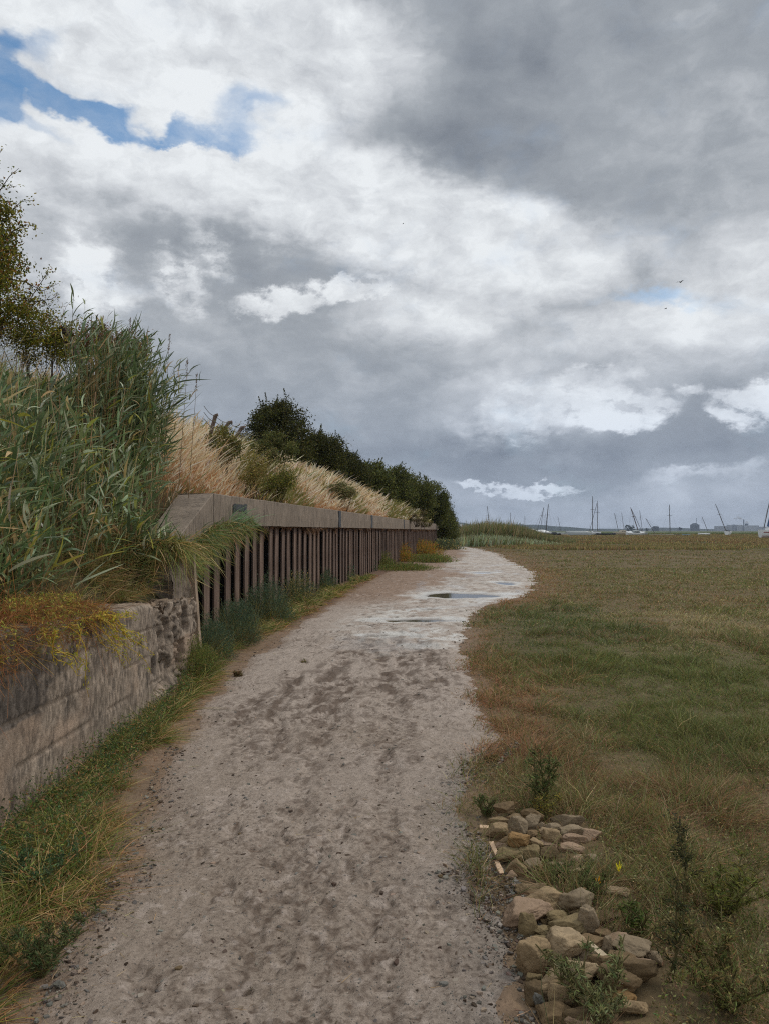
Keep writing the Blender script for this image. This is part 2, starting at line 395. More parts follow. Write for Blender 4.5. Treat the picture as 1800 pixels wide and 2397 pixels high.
def churn(X, Y):
    m = np.zeros_like(X)
    for (cx, cy, rx, ry, a) in FEET:
        sel = (np.abs(Y - cy) < .6) & (np.abs(X - cx) < .4)
        if not sel.any(): continue
        x = X[sel] - cx; y = Y[sel] - cy; c, s = math.cos(a), math.sin(a)
        d = np.sqrt(((x * c + y * s) / rx) ** 2 + ((-x * s + y * c) / ry) ** 2)
        m[sel] = np.maximum(m[sel], 1 - sstep(.45, 1.3, d))
    for R_ in RUTS:
        for a, b in zip(R_[:-1], R_[1:]):
            ax, ay, bx, by = a.x, a.y, b.x, b.y; L2 = (bx - ax) ** 2 + (by - ay) ** 2
            t = np.clip(((X - ax) * (bx - ax) + (Y - ay) * (by - ay)) / L2, 0, 1)
            d = np.hypot(X - ax - t * (bx - ax), Y - ay - t * (by - ay))
            m = np.maximum(m, (1 - sstep(.03, .12, d)) * 1.0)
    return m
def path_z(X, Y):
    z = 0.012 + (fbm(X * 1.1, Y * .9, oct=3) - .5) * .05
    z = z + (fbm(X * 7, Y * 6, oct=4) - .5) * .032 + (fbm(X * 30, Y * 26, oct=3) - .5) * .011 * (1 - sstep(14, 22, Y))
    z = z - churn(X, Y) * sstep(.3, .6, fbm(X * 14, Y * 12, oct=3)) * .02
    z = z + (fbm(X * 55, Y * 44, oct=2) - .5) * .007 * (1 - sstep(7, 12, Y))
    flat = pud_mask(X, Y, 1.5); z = lerp(z, 0.008 + (fbm(X * 5, Y * 5, oct=3) - .5) * .012, flat)
    return z - pud_mask(X, Y) * .03

# --- marsh ground
def marsh_z(X, Y):
    z = (fbm(X * .35 + 40, Y * .35, oct=4) - .5) * .16 + (fbm(X * 3, Y * 3, oct=3) - .5) * .05
    l, r = np.interp(Y, LY, LX), np.interp(Y, RY, RX)
    inside = np.minimum(X - l, r - X)
    z = z * (1 - .85 * sstep(-1.5, -.2, inside) * (Y < 80)) + .006
    z = lerp(z, -.07, sstep(.12, .45, inside) * (Y < 80))
    far = sstep(60, 160, np.hypot(X, Y)); return lerp(z, 0.0, far)
def ground_mask(X, Y):
    """0 bare mud, 1 grown over; by real place on the marsh"""
    r = np.interp(Y, RY, RX); l = np.interp(Y, LY, LX)
    dr = X - r; dl = l - X
    n = fbm(X * 1.6 + 7, Y * 1.3, oct=4) - .5
    w = np.clip(.10 + .022 * Y, .12, 1.2)
    g = np.where(X > (l + r) / 2, sstep(-1.3, .9, dr / w + n * 2.6), sstep(-.1, 1.0, dl / np.clip(.18 + .03 * Y, .18, 1.4) + n * 1.6))
    g = np.where((dr > .45) & (Y < 5) & (X > 0), np.maximum(g, .72), g)
    return g
CG = dict(green=s2l(82, 86, 48), dark=s2l(66, 74, 46), rust=s2l(122, 92, 66), brown=s2l(110, 88, 66), tan=s2l(126, 114, 84), olive=s2l(94, 88, 54), red=s2l(100, 72, 54))
def marsh_weights(X, Y):
    """weights over green, dark, rust, brown, tan, olive, red"""
    def bl(px, py, rx, ry):                # a patch of vegetation, placed on the ground
        c = ground_at(px, py); a = ground_at(px, py - ry); b = ground_at(px, py + ry)
        cx, cy, hx, hy = c.x, (a.y + b.y) / 2, rx / FPX * c.y, max((a.y - b.y) / 2, .3)
        n = (fbm(X * .9 + px, Y * .7, oct=6, gain=.62) - .5) * 2.2
        return 1 - sstep(.5, 1.35, np.hypot((X - cx) / hx, (Y - cy) / hy) + n)
    n1 = fbm(X * 1.1, Y * .8, oct=4); n2 = fbm(X * .5 + 30, Y * .4, oct=3); n3 = fbm(X * .12 + 3, Y * .05, oct=4)
    r = np.interp(Y, RY, RX); dr = X - r
    near_edge = 1 - sstep(.1, 1.0, dr / (.35 + .05 * Y))
    W = np.stack([.35 + .9 * sstep(.45, .65, n1), .3 * n2 + .1 + 0 * X, .12 + .5 * sstep(.5, .75, n2) * (Y < 25), .5 + .5 * (1 - n1), .30 + .5 * sstep(.5, .7, fbm(X * .7 + 5, Y * .4, oct=3)), .30 + .4 * n2, .05 + 0 * X], -1)
    dk = bl(1260, 1470, 240, 56) + bl(1190, 1530, 90, 30) * .8 + bl(1330, 1430, 110, 14); gr = bl(1640, 1640, 330, 130) + bl(1500, 1560, 330, 60) * .7 + bl(1700, 1440, 60, 14) * .6
    ru = bl(1220, 1590, 150, 60) + bl(1210, 1690, 90, 60) * .7 + near_edge * (Y > 5) * 1.0 + bl(1160, 1420, 170, 14) * .8
    br = bl(1640, 1900, 240, 70) * .8 + bl(1380, 1830, 180, 60) * .6 + bl(1330, 1500, 120, 24) * .5; ta = bl(1640, 1450, 260, 26) + bl(1500, 1530, 130, 20) * .5
    nr = (1 - sstep(3.2, 4.4, Y)) * sstep(.9, 1.5, X); W[..., 0] += .7 * nr; W[..., 4] += .35 * nr
    far = sstep(30, 60, Y)
    W = W * (1 - .75 * np.clip(dk + gr + ru + br + ta, 0, 1))[..., None]
    W[..., 1] += 1.4 * dk; W[..., 0] += .5 * dk + 1.5 * gr; W[..., 5] += .4 * gr + .3 * dk; W[..., 1] += .3 * gr; W[..., 2] += 1.2 * ru; W[..., 3] += .6 * ru; W[..., 3] += 1.6 * br; W[..., 2] += .3 * br; W[..., 4] += 1.6 * ta
    W[..., 5] += .5 * sstep(14, 26, Y); W[..., 4] += sstep(14, 26, Y) * .3 * n2; W[..., 6] += far * 1.8 * sstep(.42, .6, n3); W[..., 5] += far * .7 * sstep(.6, .45, n3)
    return W / W.sum(-1, keepdims=True)
MCOL = np.array([CG[k] for k in ('green', 'dark', 'rust', 'brown', 'tan', 'olive', 'red')]) * 1.1

# embankment line: where its foot runs (behind the walls) and how high the foot is
def wall_x(Y): return -4.22 + .138 * Y
def bank_foot(Y):
    a = -2.52 + 0 * Y; b = wall_x(Y) - .55
    return lerp(a, b, sstep(8.4, 11.6, Y))
def foot_z(Y): return lerp(.94, 2.12, sstep(8.6, 11.4, Y)) - sstep(62, 72, Y) * 2.0
def bank_z(w, Y):
    """height at distance w behind the foot"""
    crest = 3.72 - .25 * sstep(30, 60, Y) - 1.2 * sstep(66, 80, Y)
    t = np.clip(w / 3.1, 0, 1)
    return foot_z(Y) + (crest - foot_z(Y)) * (t ** .95) * (1 - .12 * t * (1 - t)) + (fbm(w * .8, Y * .5, oct=3) - .5) * .3 * sstep(.1, .8, w)

def mat_ground():
    m = bpy.data.materials.new('marsh_soil'); m.use_nodes = True; T = NT(m.node_tree)
    c = T.n('ShaderNodeAttribute', attribute_name='Col').outputs['Color']; ob = T.n('ShaderNodeTexCoord').outputs['Object']
    st = T.n('ShaderNodeMapping', {'Vector': ob, 'Scale': (1, .5, 1)}).outputs[0]
    c = T.mix(1.0, c, T.ramp(T.noise(ob, 9, 8, .7), [(0.25, (.55, .55, .55)), (0.75, (1.45, 1.42, 1.38))]), 'MULTIPLY')
    c = T.mix(T.rng(T.noise(ob, 70, 6, .75), .52, .68, 0, .7), c, s2l(84, 68, 54)); c = T.mix(T.rng(T.noise(ob, 24, 6, .75), .56, .70, 0, .5), c, s2l(96, 76, 58))
    far = T.ramp(T.noise(st, .05, 8, .62), [(.38, s2l(84, 66, 50)), (.5, s2l(88, 80, 52)), (.6, s2l(66, 78, 48)), (.7, s2l(112, 102, 70))])
    sep = T.n('ShaderNodeSeparateXYZ', {0: ob}); dist = T.vm('LENGTH', ob)
    vfar = T.mix(T.rng(T.m('ADD', dist, T.m('MULTIPLY', T.noise(ob, .02, 3), 260.0)), 420, 600), far, s2l(82, 92, 58))
    vfar = T.mix(T.rng(dist, 1500, 2600), vfar, s2l(128, 116, 100))
    c = T.mix(T.rng(dist, 45, 80), c, vfar)
    p = T.n('ShaderNodeBsdfPrincipled', {'Base Color': c, 'Roughness': .9, 'Specular IOR Level': .15, 'Normal': T.bump(T.noise(ob, 40, 6, .7), .6, .02)})
    T.n('ShaderNodeOutputMaterial', {'Surface': p.outputs[0]}); return m
def build_ground():
    a = np.linspace(-1, 1, 330); X = np.sinh(a * 8.2) / np.sinh(8.2) * 4300
    b = np.linspace(0, 1, 420); Yv = -4 + 2 + (np.sinh(b * 8.0) / np.sinh(8.0)) * 4300
    Yv = np.concatenate([[-4300, -800, -100, -20, -8, -4], Yv])
    XX, YY = np.meshgrid(X, Yv); Z = marsh_z(XX, YY)
    W = marsh_weights(XX, YY); col = W @ MCOL
    mud = np.array(s2l(132, 112, 95)); g = ground_mask(XX, YY)
    col = lerp(np.broadcast_to(mud, col.shape), col * .8, (g * .75)[..., None])
    # brown mud shelf between path and wall further out
    sh = (XX < np.interp(YY, LY, LX)) & (YY > 12)
    col = np.where(sh[..., None], np.array(s2l(112, 90, 76)) * (.75 + .5 * fbm(XX * 3, YY * 2, oct=3))[..., None], col)
    me = raw_mesh('marsh_ground', np.stack([XX, YY, Z], -1).reshape(-1, 3), grid_faces(*XX.shape), col.reshape(-1, 3), mat_ground(), smooth=True)
    tag(link('marsh_ground', me), 'flat salt marsh ground running out to the horizon', None, kind='structure')
build_ground()

def mat_path():
    m = bpy.data.materials.new('dried_mud'); m.use_nodes = True; T = NT(m.node_tree)
    at_ = T.n('ShaderNodeAttribute', attribute_name='Col'); c = at_.outputs['Color']; wet = T.n('ShaderNodeAttribute', attribute_name='Wet').outputs['Fac']
    ob = T.n('ShaderNodeTexCoord').outputs['Object']
    g1 = T.noise(ob, 55, 8, .75); g2 = T.noise(ob, 210, 4, .7)
    c = T.mix(1.0, c, T.ramp(g1, [(0.3, (.62, .60, .58)), (0.52, (1, 1, 1)), (0.75, (1.28, 1.29, 1.30))]), 'MULTIPLY')
    c = T.mix(T.rng(T.noise(ob, 120, 4, .75), .57, .68, 0, .62), c, s2l(78, 64, 55)); c = T.mix(T.rng(T.noise(ob, 95, 4, .75), .36, .28, 0, .5), c, s2l(190, 178, 166))
    v = T.n('ShaderNodeTexVoronoi', {'Vector': ob, 'Scale': 75.0}, feature='F1'); grit = T.rng(v.outputs['Distance'], .12, .3, 1, 0)
    gc = T.ramp(T.n('ShaderNodeSeparateColor', {0: v.outputs['Color']}).outputs[0], [(.0, s2l(60, 58, 56)), (.45, s2l(96, 100, 100)), (.7, s2l(150, 146, 138)), (1, s2l(80, 66, 56))])
    pick_ = T.rng(T.n('ShaderNodeSeparateColor', {0: v.outputs['Color']}).outputs[1], .55, .6)
    c = T.mix(T.m('MULTIPLY', T.m('MULTIPLY', grit, pick_), .75), c, gc)
    h = T.m('ADD', T.m('MULTIPLY', g1, 1.0), T.m('ADD', T.m('MULTIPLY', g2, .35), T.m('MULTIPLY', T.m('MULTIPLY', grit, pick_), .35)))
    p = T.n('ShaderNodeBsdfPrincipled', {'Base Color': c, 'Roughness': T.rng(wet, 0, 1, .88, .30), 'Specular IOR Level': T.rng(wet, 0, 1, .25, .55), 'Normal': T.bump(h, .9, .014)})
    T.n('ShaderNodeOutputMaterial', {'Surface': p.outputs[0]}); return m
def build_path():
    k = np.linspace(1 / PATH0, 1 / PATH1, 820); Y = 1 / k; Y = np.unique(np.concatenate([Y, np.linspace(9, PATH1, 420)]))
    nc = 240; s = np.linspace(0, 1, nc); l, r = left_edge(Y), right_edge(Y)
    XX = l[:, None] + (r - l)[:, None] * s[None, :]; YY = np.repeat(Y[:, None], nc, 1)
    Z = path_z(XX, YY); e = np.minimum(s, 1 - s) * (r - l)[:, None]
    Z = Z * sstep(0, .3, e) + .004 - (1 - sstep(0, .10, e + (fbm(XX * 9, YY * 9, oct=3) - .5) * .12)) * .03
    ch = churn(XX, YY); n = fbm(XX * 1.3, YY * .9, oct=4); n2 = fbm(XX * 9, YY * 6, oct=4)
    base = np.array(s2l(155, 140, 126)); dark = np.array(s2l(94, 78, 66)); pale = np.array(s2l(182, 168, 157)); brown = np.array(s2l(140, 113, 92))
    f1 = fbm(XX * 34, YY * 34, oct=4, gain=.65); f2 = fbm(XX * 70, YY * 70 + 5, oct=2)
    col = np.broadcast_to(base, XX.shape + (3,))
    pl = sstep(.40, .72, fbm(XX * .8 + 4, YY * .6 + 2, oct=4) + .30 * sstep(4.5, 8, YY) + .05)
    col = lerp(col, pale, (pl * .6)[..., None])
    cx = (XX - l[:, None]) / (r - l)[:, None]
    silt = sstep(9, 13, YY) * (1 - sstep(.25, .5, np.abs(cx - lerp(.62, .72, sstep(12, 30, YY)))))
    col = lerp(col, np.array(s2l(206, 200, 192)), (silt * .75 * sstep(.35, .6, n2))[..., None])
    shelf = sstep(14, 18, YY) * sstep(.52, .36, cx + (n - .5) * .6)
    col = lerp(col, brown, (shelf * .8)[..., None])
    mk = lerp(f1 * .7 + n2 * .3, n2, sstep(4.5, 8, YY)); dk = np.clip(ch * sstep(.42, .60, mk) * (1 + .5 * sstep(5, 9, YY)), 0, 1); col = lerp(col, dark, (dk * lerp(.5, .75, sstep(4, 8, YY)))[..., None])
    zone = sstep(.40, .62, fbm(XX * 2.0 + 2, YY * 1.3 + 8, oct=4)); fine = sstep(.54, .64, f1) * (.10 + .40 * zone) + sstep(.62, .74, f2) * (.3 + .4 * zone)
    col = lerp(col, dark, np.clip(fine * .75, 0, 1)[..., None]); col = lerp(col, pale * 1.12, (sstep(.62, .75, fbm(XX * 22 + 9, YY * 18, oct=3)) * .5)[..., None])
    speck = (.5 + .5 * sstep(5, 9, YY)) * sstep(.60, .74, fbm(XX * 16 + 3, YY * 14, oct=4, gain=.65)) * sstep(.42, .62, fbm(XX * 2.2, YY * 1.6 + 8, oct=3)); col = lerp(col, dark, (speck * .7)[..., None])
    edge_l = 1 - sstep(0, .25, (XX - l[:, None])); col = lerp(col, brown, (edge_l * .5)[..., None])
    # blue grey slate grit near the right edge close by
    gr = (1 - sstep(.0, .45, r[:, None] - XX)) * (YY < 5.2) ; col = lerp(col, np.array(s2l(104, 104, 102)), (gr * .35)[..., None])
    ring = np.clip(pud_mask(XX, YY, 1.55) - pud_mask(XX, YY, .95), 0, 1); col = lerp(col, np.array(s2l(222, 220, 214)), (ring * .8)[..., None])
    pm = pud_mask(XX, YY); col = lerp(col, np.array(s2l(112, 98, 84)), pm[..., None])
    rt = ruts(XX, YY) * sstep(.42, .56, f1 * .6 + n2 * .4) * sstep(3.5, 6.5, YY); col = lerp(col, dark, (rt * .6)[..., None])
    streak = sstep(.56, .68, fbm(XX * 1.6 + 31, YY * 1.9, oct=4)) * sstep(8.5, 11, YY) * (1 - sstep(15, 19, YY)) * sstep(.3, .5, cx) * (1 - sstep(.92, 1.0, cx)) * sstep(.4, .6, n2 + .1)
    col = lerp(col, np.array(s2l(222, 218, 210)), (streak * .75)[..., None])  # white wet highlights put into the mud colour
    wet = np.clip(streak * .8 + sstep(.5, .75, fbm(XX * 2 + 9, YY * 1.1, oct=3)) * sstep(7, 11, YY) * (cx > .3) * .8 + ring * .9 + pm, 0, 1)
    me = raw_mesh('path', np.stack([XX, YY, Z], -1).reshape(-1, 3), grid_faces(*XX.shape), col.reshape(-1, 3), mat_path(), smooth=True)
    a = me.attributes.new('Wet', 'FLOAT', 'POINT'); a.data.foreach_set('value', wet.astype(np.float32).ravel())
    tag(link('path', me), 'grey brown mud footpath churned by boots, curving away along the wall', None, kind='structure')
build_path()
def mat_water():
    m = bpy.data.materials.new('puddle_water'); m.use_nodes = True; T = NT(m.node_tree); ob = T.n('ShaderNodeTexCoord').outputs['Object']
    p = T.n('ShaderNodeBsdfPrincipled', {'Base Color': (*s2l(96, 88, 78), 1), 'Roughness': .04, 'Specular IOR Level': .7, 'Normal': T.bump(T.noise(ob, 6, 3), .05, .01)})
    T.n('ShaderNodeOutputMaterial', {'Surface': p.outputs[0]}); return m
M_WATER = mat_water()
for (cx, cy, rx, ry) in PUD:
    a = np.linspace(0, 2 * math.pi, 72, endpoint=False); k = 1.35 + .12 * np.sin(3 * a + cx) + .08 * np.sin(7 * a)
    V = np.stack([cx + rx * k * np.cos(a), cy + ry * k * np.sin(a), 0 * a - .009], -1)
    o = link('puddle', raw_mesh('puddle', V, np.arange(72)[None, :], None, M_WATER)); tag(o, 'shallow rain puddle on the mud path', None, kind='structure')

def build_bank():
    Y = np.concatenate([np.linspace(-6, 14, 120), np.linspace(14.3, 90, 160)]); w = np.concatenate([[-.35, -.12], np.linspace(0, 3.4, 40), np.linspace(3.8, 30, 14)])
    YY, WW = np.meshgrid(Y, w, indexing='ij'); XX = bank_foot(YY) - WW
    Z = bank_z(np.maximum(WW, 0), YY) - (WW < 0) * (.12 + (WW < -.2) * .5)
    Z = np.where(WW > 5, np.maximum(Z - (WW - 5) * .05, 0.5), Z)
    Z[0, :] = Z[0, :]; Z = Z * 1.0
    n = fbm(XX * 2, YY * 2, oct=4)
    col = lerp(np.array(s2l(74, 62, 44)), np.array(s2l(58, 58, 38)), n[..., None])
    V = np.stack([XX, YY, Z], -1); 
    # front skirt down to the ground
    r, c = XX.shape
    me = raw_mesh('grass_bank', V.reshape(-1, 3), grid_faces(r, c)[:, ::-1], col.reshape(-1, 3), mat_ground_simple, smooth=True)
    tag(link('embankment', me), 'earth flood bank rising behind the sea wall', None, kind='structure')
mat_ground_simple = mat_col('bank_soil', .95, .1, .5, 25, .25, 3)
build_bank()

# ---------------------------------------------------------------- walls
def mat_concrete(name, base, stain, streak=1.0, lines=0.0):
    m = bpy.data.materials.new(name); m.use_nodes = True; T = NT(m.node_tree)
    ob = T.n('ShaderNodeTexCoord').outputs['Object']
    a = T.noise(ob, 2.2, 8, .65); st = T.n('ShaderNodeMapping', {'Vector': ob, 'Scale': (5, 5, 1.6)}).outputs[0]; b = T.noise(st, 2.4, 7, .65)
    c = T.mix(T.rng(a, .40, .66), base, tuple(x * 1.3 for x in base))
    c = T.mix(T.m('MULTIPLY', T.rng(b, .48, .66), streak), c, stain)
    f = T.noise(ob, 60, 6, .8); c = T.mix(1.0, c, T.ramp(f, [(.3, (.62, .62, .62)), (.7, (1.3, 1.3, 1.3))]), 'MULTIPLY')
    v = T.n('ShaderNodeTexVoronoi', {'Vector': ob, 'Scale': 90.0}).outputs['Distance']
    c = T.mix(T.m('MULTIPLY', T.rng(v, .10, .22, 1, 0), .35), c, s2l(166, 158, 148))
    if lines:
        at_ = T.n('ShaderNodeAttribute', attribute_name='Col').outputs['Color']; c = T.mix(1.0, c, at_, 'MULTIPLY')
    h = T.m('ADD', f, T.m('ADD', T.m('MULTIPLY', a, 1.5), T.m('MULTIPLY', b, .8)))
    p = T.n('ShaderNodeBsdfPrincipled', {'Base Color': c, 'Roughness': .93, 'Specular IOR Level': .15, 'Normal': T.bump(h, .8, .012)})
    T.n('ShaderNodeOutputMaterial', {'Surface': p.outputs[0]}); return m
M_CONC_OLD = mat_concrete('old_concrete', s2l(144, 130, 116), s2l(86, 79, 73), .7, 1.0)
M_CONC = mat_concrete('cast_concrete', s2l(128, 116, 104), s2l(92, 84, 76), .7, 1.0)

def low_wall():
    root = empty('concrete_wall', (-2.1, 4, 0))
    tag(root, 'low weathered concrete wall with crumbling end beside the path', 'wall')
    # face + rounded top edge + top, as one sheet displaced outwards and eroded
    Y = np.concatenate([np.linspace(-3, 2.4, 40), np.arange(2.42, 8.16, .013)])
    prof = []     # (u along the section, x, z)
    ztop = 1.0
    for z in np.linspace(-.15, ztop - .05, 78): prof.append((0, z, 1, 0))
    for t in np.linspace(0, math.pi / 2, 7)[1:]: prof.append((-.05 + .05 * math.cos(t), ztop - .05 + .05 * math.sin(t), math.cos(t), math.sin(t)))
    for x in np.linspace(-.07, -.62, 34): prof.append((x, ztop, 0, 1))
    P = np.array(prof); YY = np.repeat(Y[:, None], len(P), 1); x = np.repeat(P[None, :, 0], len(Y), 0); z = np.repeat(P[None, :, 1], len(Y), 0)
    nx = P[None, :, 2]; nz = P[None, :, 3]
    z0 = z.copy(); z = z * np.where(z > 0, 1 - .042 * (np.maximum(YY, 3.2) - 5.2), 1)
    batter = -.03 * np.clip(z, 0, 1)
    gr_ = fbm(YY * 55, z * 20, oct=3, gain=.6)
    fall = sstep(5.9, 7.4, YY + (fbm(YY * 1.5, z * 1.5, oct=2) - .5) * 1.2)             # how ruined the end is
    n1 = fbm(YY * 7, z * 3.4, x * 6, oct=5, gain=.6); n2 = fbm(YY * 9, z * 4.5, x * 9, oct=5); n3 = fbm(YY * 2.2, z * 2.0, oct=3)
    disp = (n1 - .5) * .022 + (n3 - .5) * .03 + (gr_ - .5) * .012
    disp = disp - fall * (sstep(.42, .62, n2) * .07 + sstep(.5, .7, n1) * .10 + .02)
    for (cy, cz, ry, rz, d) in [(7.05, .60, .09, .16, .16), (6.55, .36, .07, .10, .10), (7.55, .30, .10, .16, .10), (7.35, .78, .12, .05, .07), (6.2, .62, .05, .03, .03), (6.75, .14, .2, .05, .05)]:
        q = np.hypot((YY - cy) / ry, (z - cz) / rz) + (n2 - .5) * .9; disp = disp - d * (1 - sstep(.55, 1.1, q)) * (nx > .3)
    # shuttering joints
    line = np.zeros_like(z)
    for zz in (.26, .51, .76):
        zl = zz + (fbm(YY * .9, YY * 0 + zz * 10, oct=2) - .5) * .03; q = np.abs(z0 - zl)
        line = np.maximum(line, (1 - sstep(.003, .016, q)) * sstep(.3, .5, fbm(YY * 3, YY * 0 + zz * 50, oct=2)) * (nx > .9))
    disp = disp - line * .012
    X = -2.06 + x + batter + nx * disp; Z = z + nz * (disp * .8 + (fbm(YY * 4, x * 12, oct=4) - .5) * .03)
    shade = np.ones(X.shape + (3,)) * (.60 + .66 * sstep(.3, .7, gr_))[..., None]
    dk = sstep(.47, .58, fbm(YY * 1.5 + 3, z * 3.0, oct=6, gain=.62)) * sstep(.15, .7, z + .3 * (4.5 - YY)) * (nx > .2)
    shade = shade * lerp(np.ones(3), np.array([.42, .44, .48]), (dk * .9)[..., None])
    shade = lerp(shade, np.array([1.15, 1.06, 1.0]), (sstep(.5, .7, fbm(YY * 2, z * 3 + 7, oct=4)) * (z < .5))[..., None])
    shade = lerp(shade, np.array([.5, .48, .46]), (line * .6)[..., None])
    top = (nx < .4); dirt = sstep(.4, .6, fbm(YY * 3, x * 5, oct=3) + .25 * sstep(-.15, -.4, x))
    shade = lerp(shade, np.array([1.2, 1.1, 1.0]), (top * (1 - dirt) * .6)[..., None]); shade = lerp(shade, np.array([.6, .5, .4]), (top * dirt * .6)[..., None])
    V = np.stack([X, YY, Z], -1) - np.array([-2.1, 4, 0]); r, c = X.shape
    F = [grid_faces(r, c)]
    link('wall_face', raw_mesh('wall_face', V.reshape(-1, 3), F, shade.reshape(-1, 3), M_CONC_OLD, smooth=True), root)
    # the ragged broken end behind it and the thin wing slab that closes it
    yy = np.linspace(7.9, 8.34, 30); zz = np.linspace(-.1, 1.38, 90); ZZ, YY = np.meshgrid(zz, yy, indexing='ij')
    rg = fbm(YY * 12, ZZ * 4, oct=5, gain=.6); X = -2.16 - .13 * sstep(.0, 1.4, ZZ) - (rg - .5) * .16 * 1.0 - .05 * (8.34 - YY) / .4
    V = np.stack([X, YY, ZZ], -1) - np.array([-2.1, 4, 0])
    xs = np.linspace(0, -.9, 26)[None, :]; zz2 = np.repeat(zz[:, None], 26, 1); Yf = 7.9 + (fbm(xs * 7, zz2 * 7, oct=4) - .5) * .16 + 0 * xs
    V2 = np.stack([X[:, :1] + xs, Yf + 0 * zz2, zz2], -1) - np.array([-2.1, 4, 0])
    g = G(); g.add(V.reshape(-1, 3), grid_faces(*X.shape)[:, ::-1], np.ones(3) * .85); g.add(V2.reshape(-1, 3), grid_faces(*zz2.shape)[:, ::-1], np.ones(3) * .8)
    g.build('broken_end', M_CONC_OLD, root, smooth=True)
    g = G(); n = 40; z = np.linspace(-.15, 1.42, n); fr = -2.085 - .105 * z / 1.3 + (fbm(z * 6, z * 0, oct=3) - .5) * .02
    for (y0, y1) in ((8.345, 8.44),):
        A = np.stack([fr, y0 + 0 * z, z], -1); B = np.stack([fr, y1 + 0 * z, z], -1); Ci = np.stack([fr * 0 - 3.4, y1 + 0 * z, z], -1); Di = np.stack([fr * 0 - 3.4, y0 + 0 * z, z], -1)
        V = np.stack([Di, A, B, Ci], 1) - np.array([-2.1, 4, 0]); i = np.arange(n - 1)[:, None] * 4; j = np.arange(4)[None, :]; j2 = (j + 1) % 4
        g.add(V.reshape(-1, 3), np.stack([i + j, i + j2, i + 4 + j2, i + 4 + j], -1).reshape(-1, 4), np.array([1.12, 1.06, .98]))
        g.add(V[-1], np.array([[0, 1, 2, 3]]), np.ones(3) * 1.2)
    g.build('wing_slab', M_CONC_OLD, root)
low_wall()

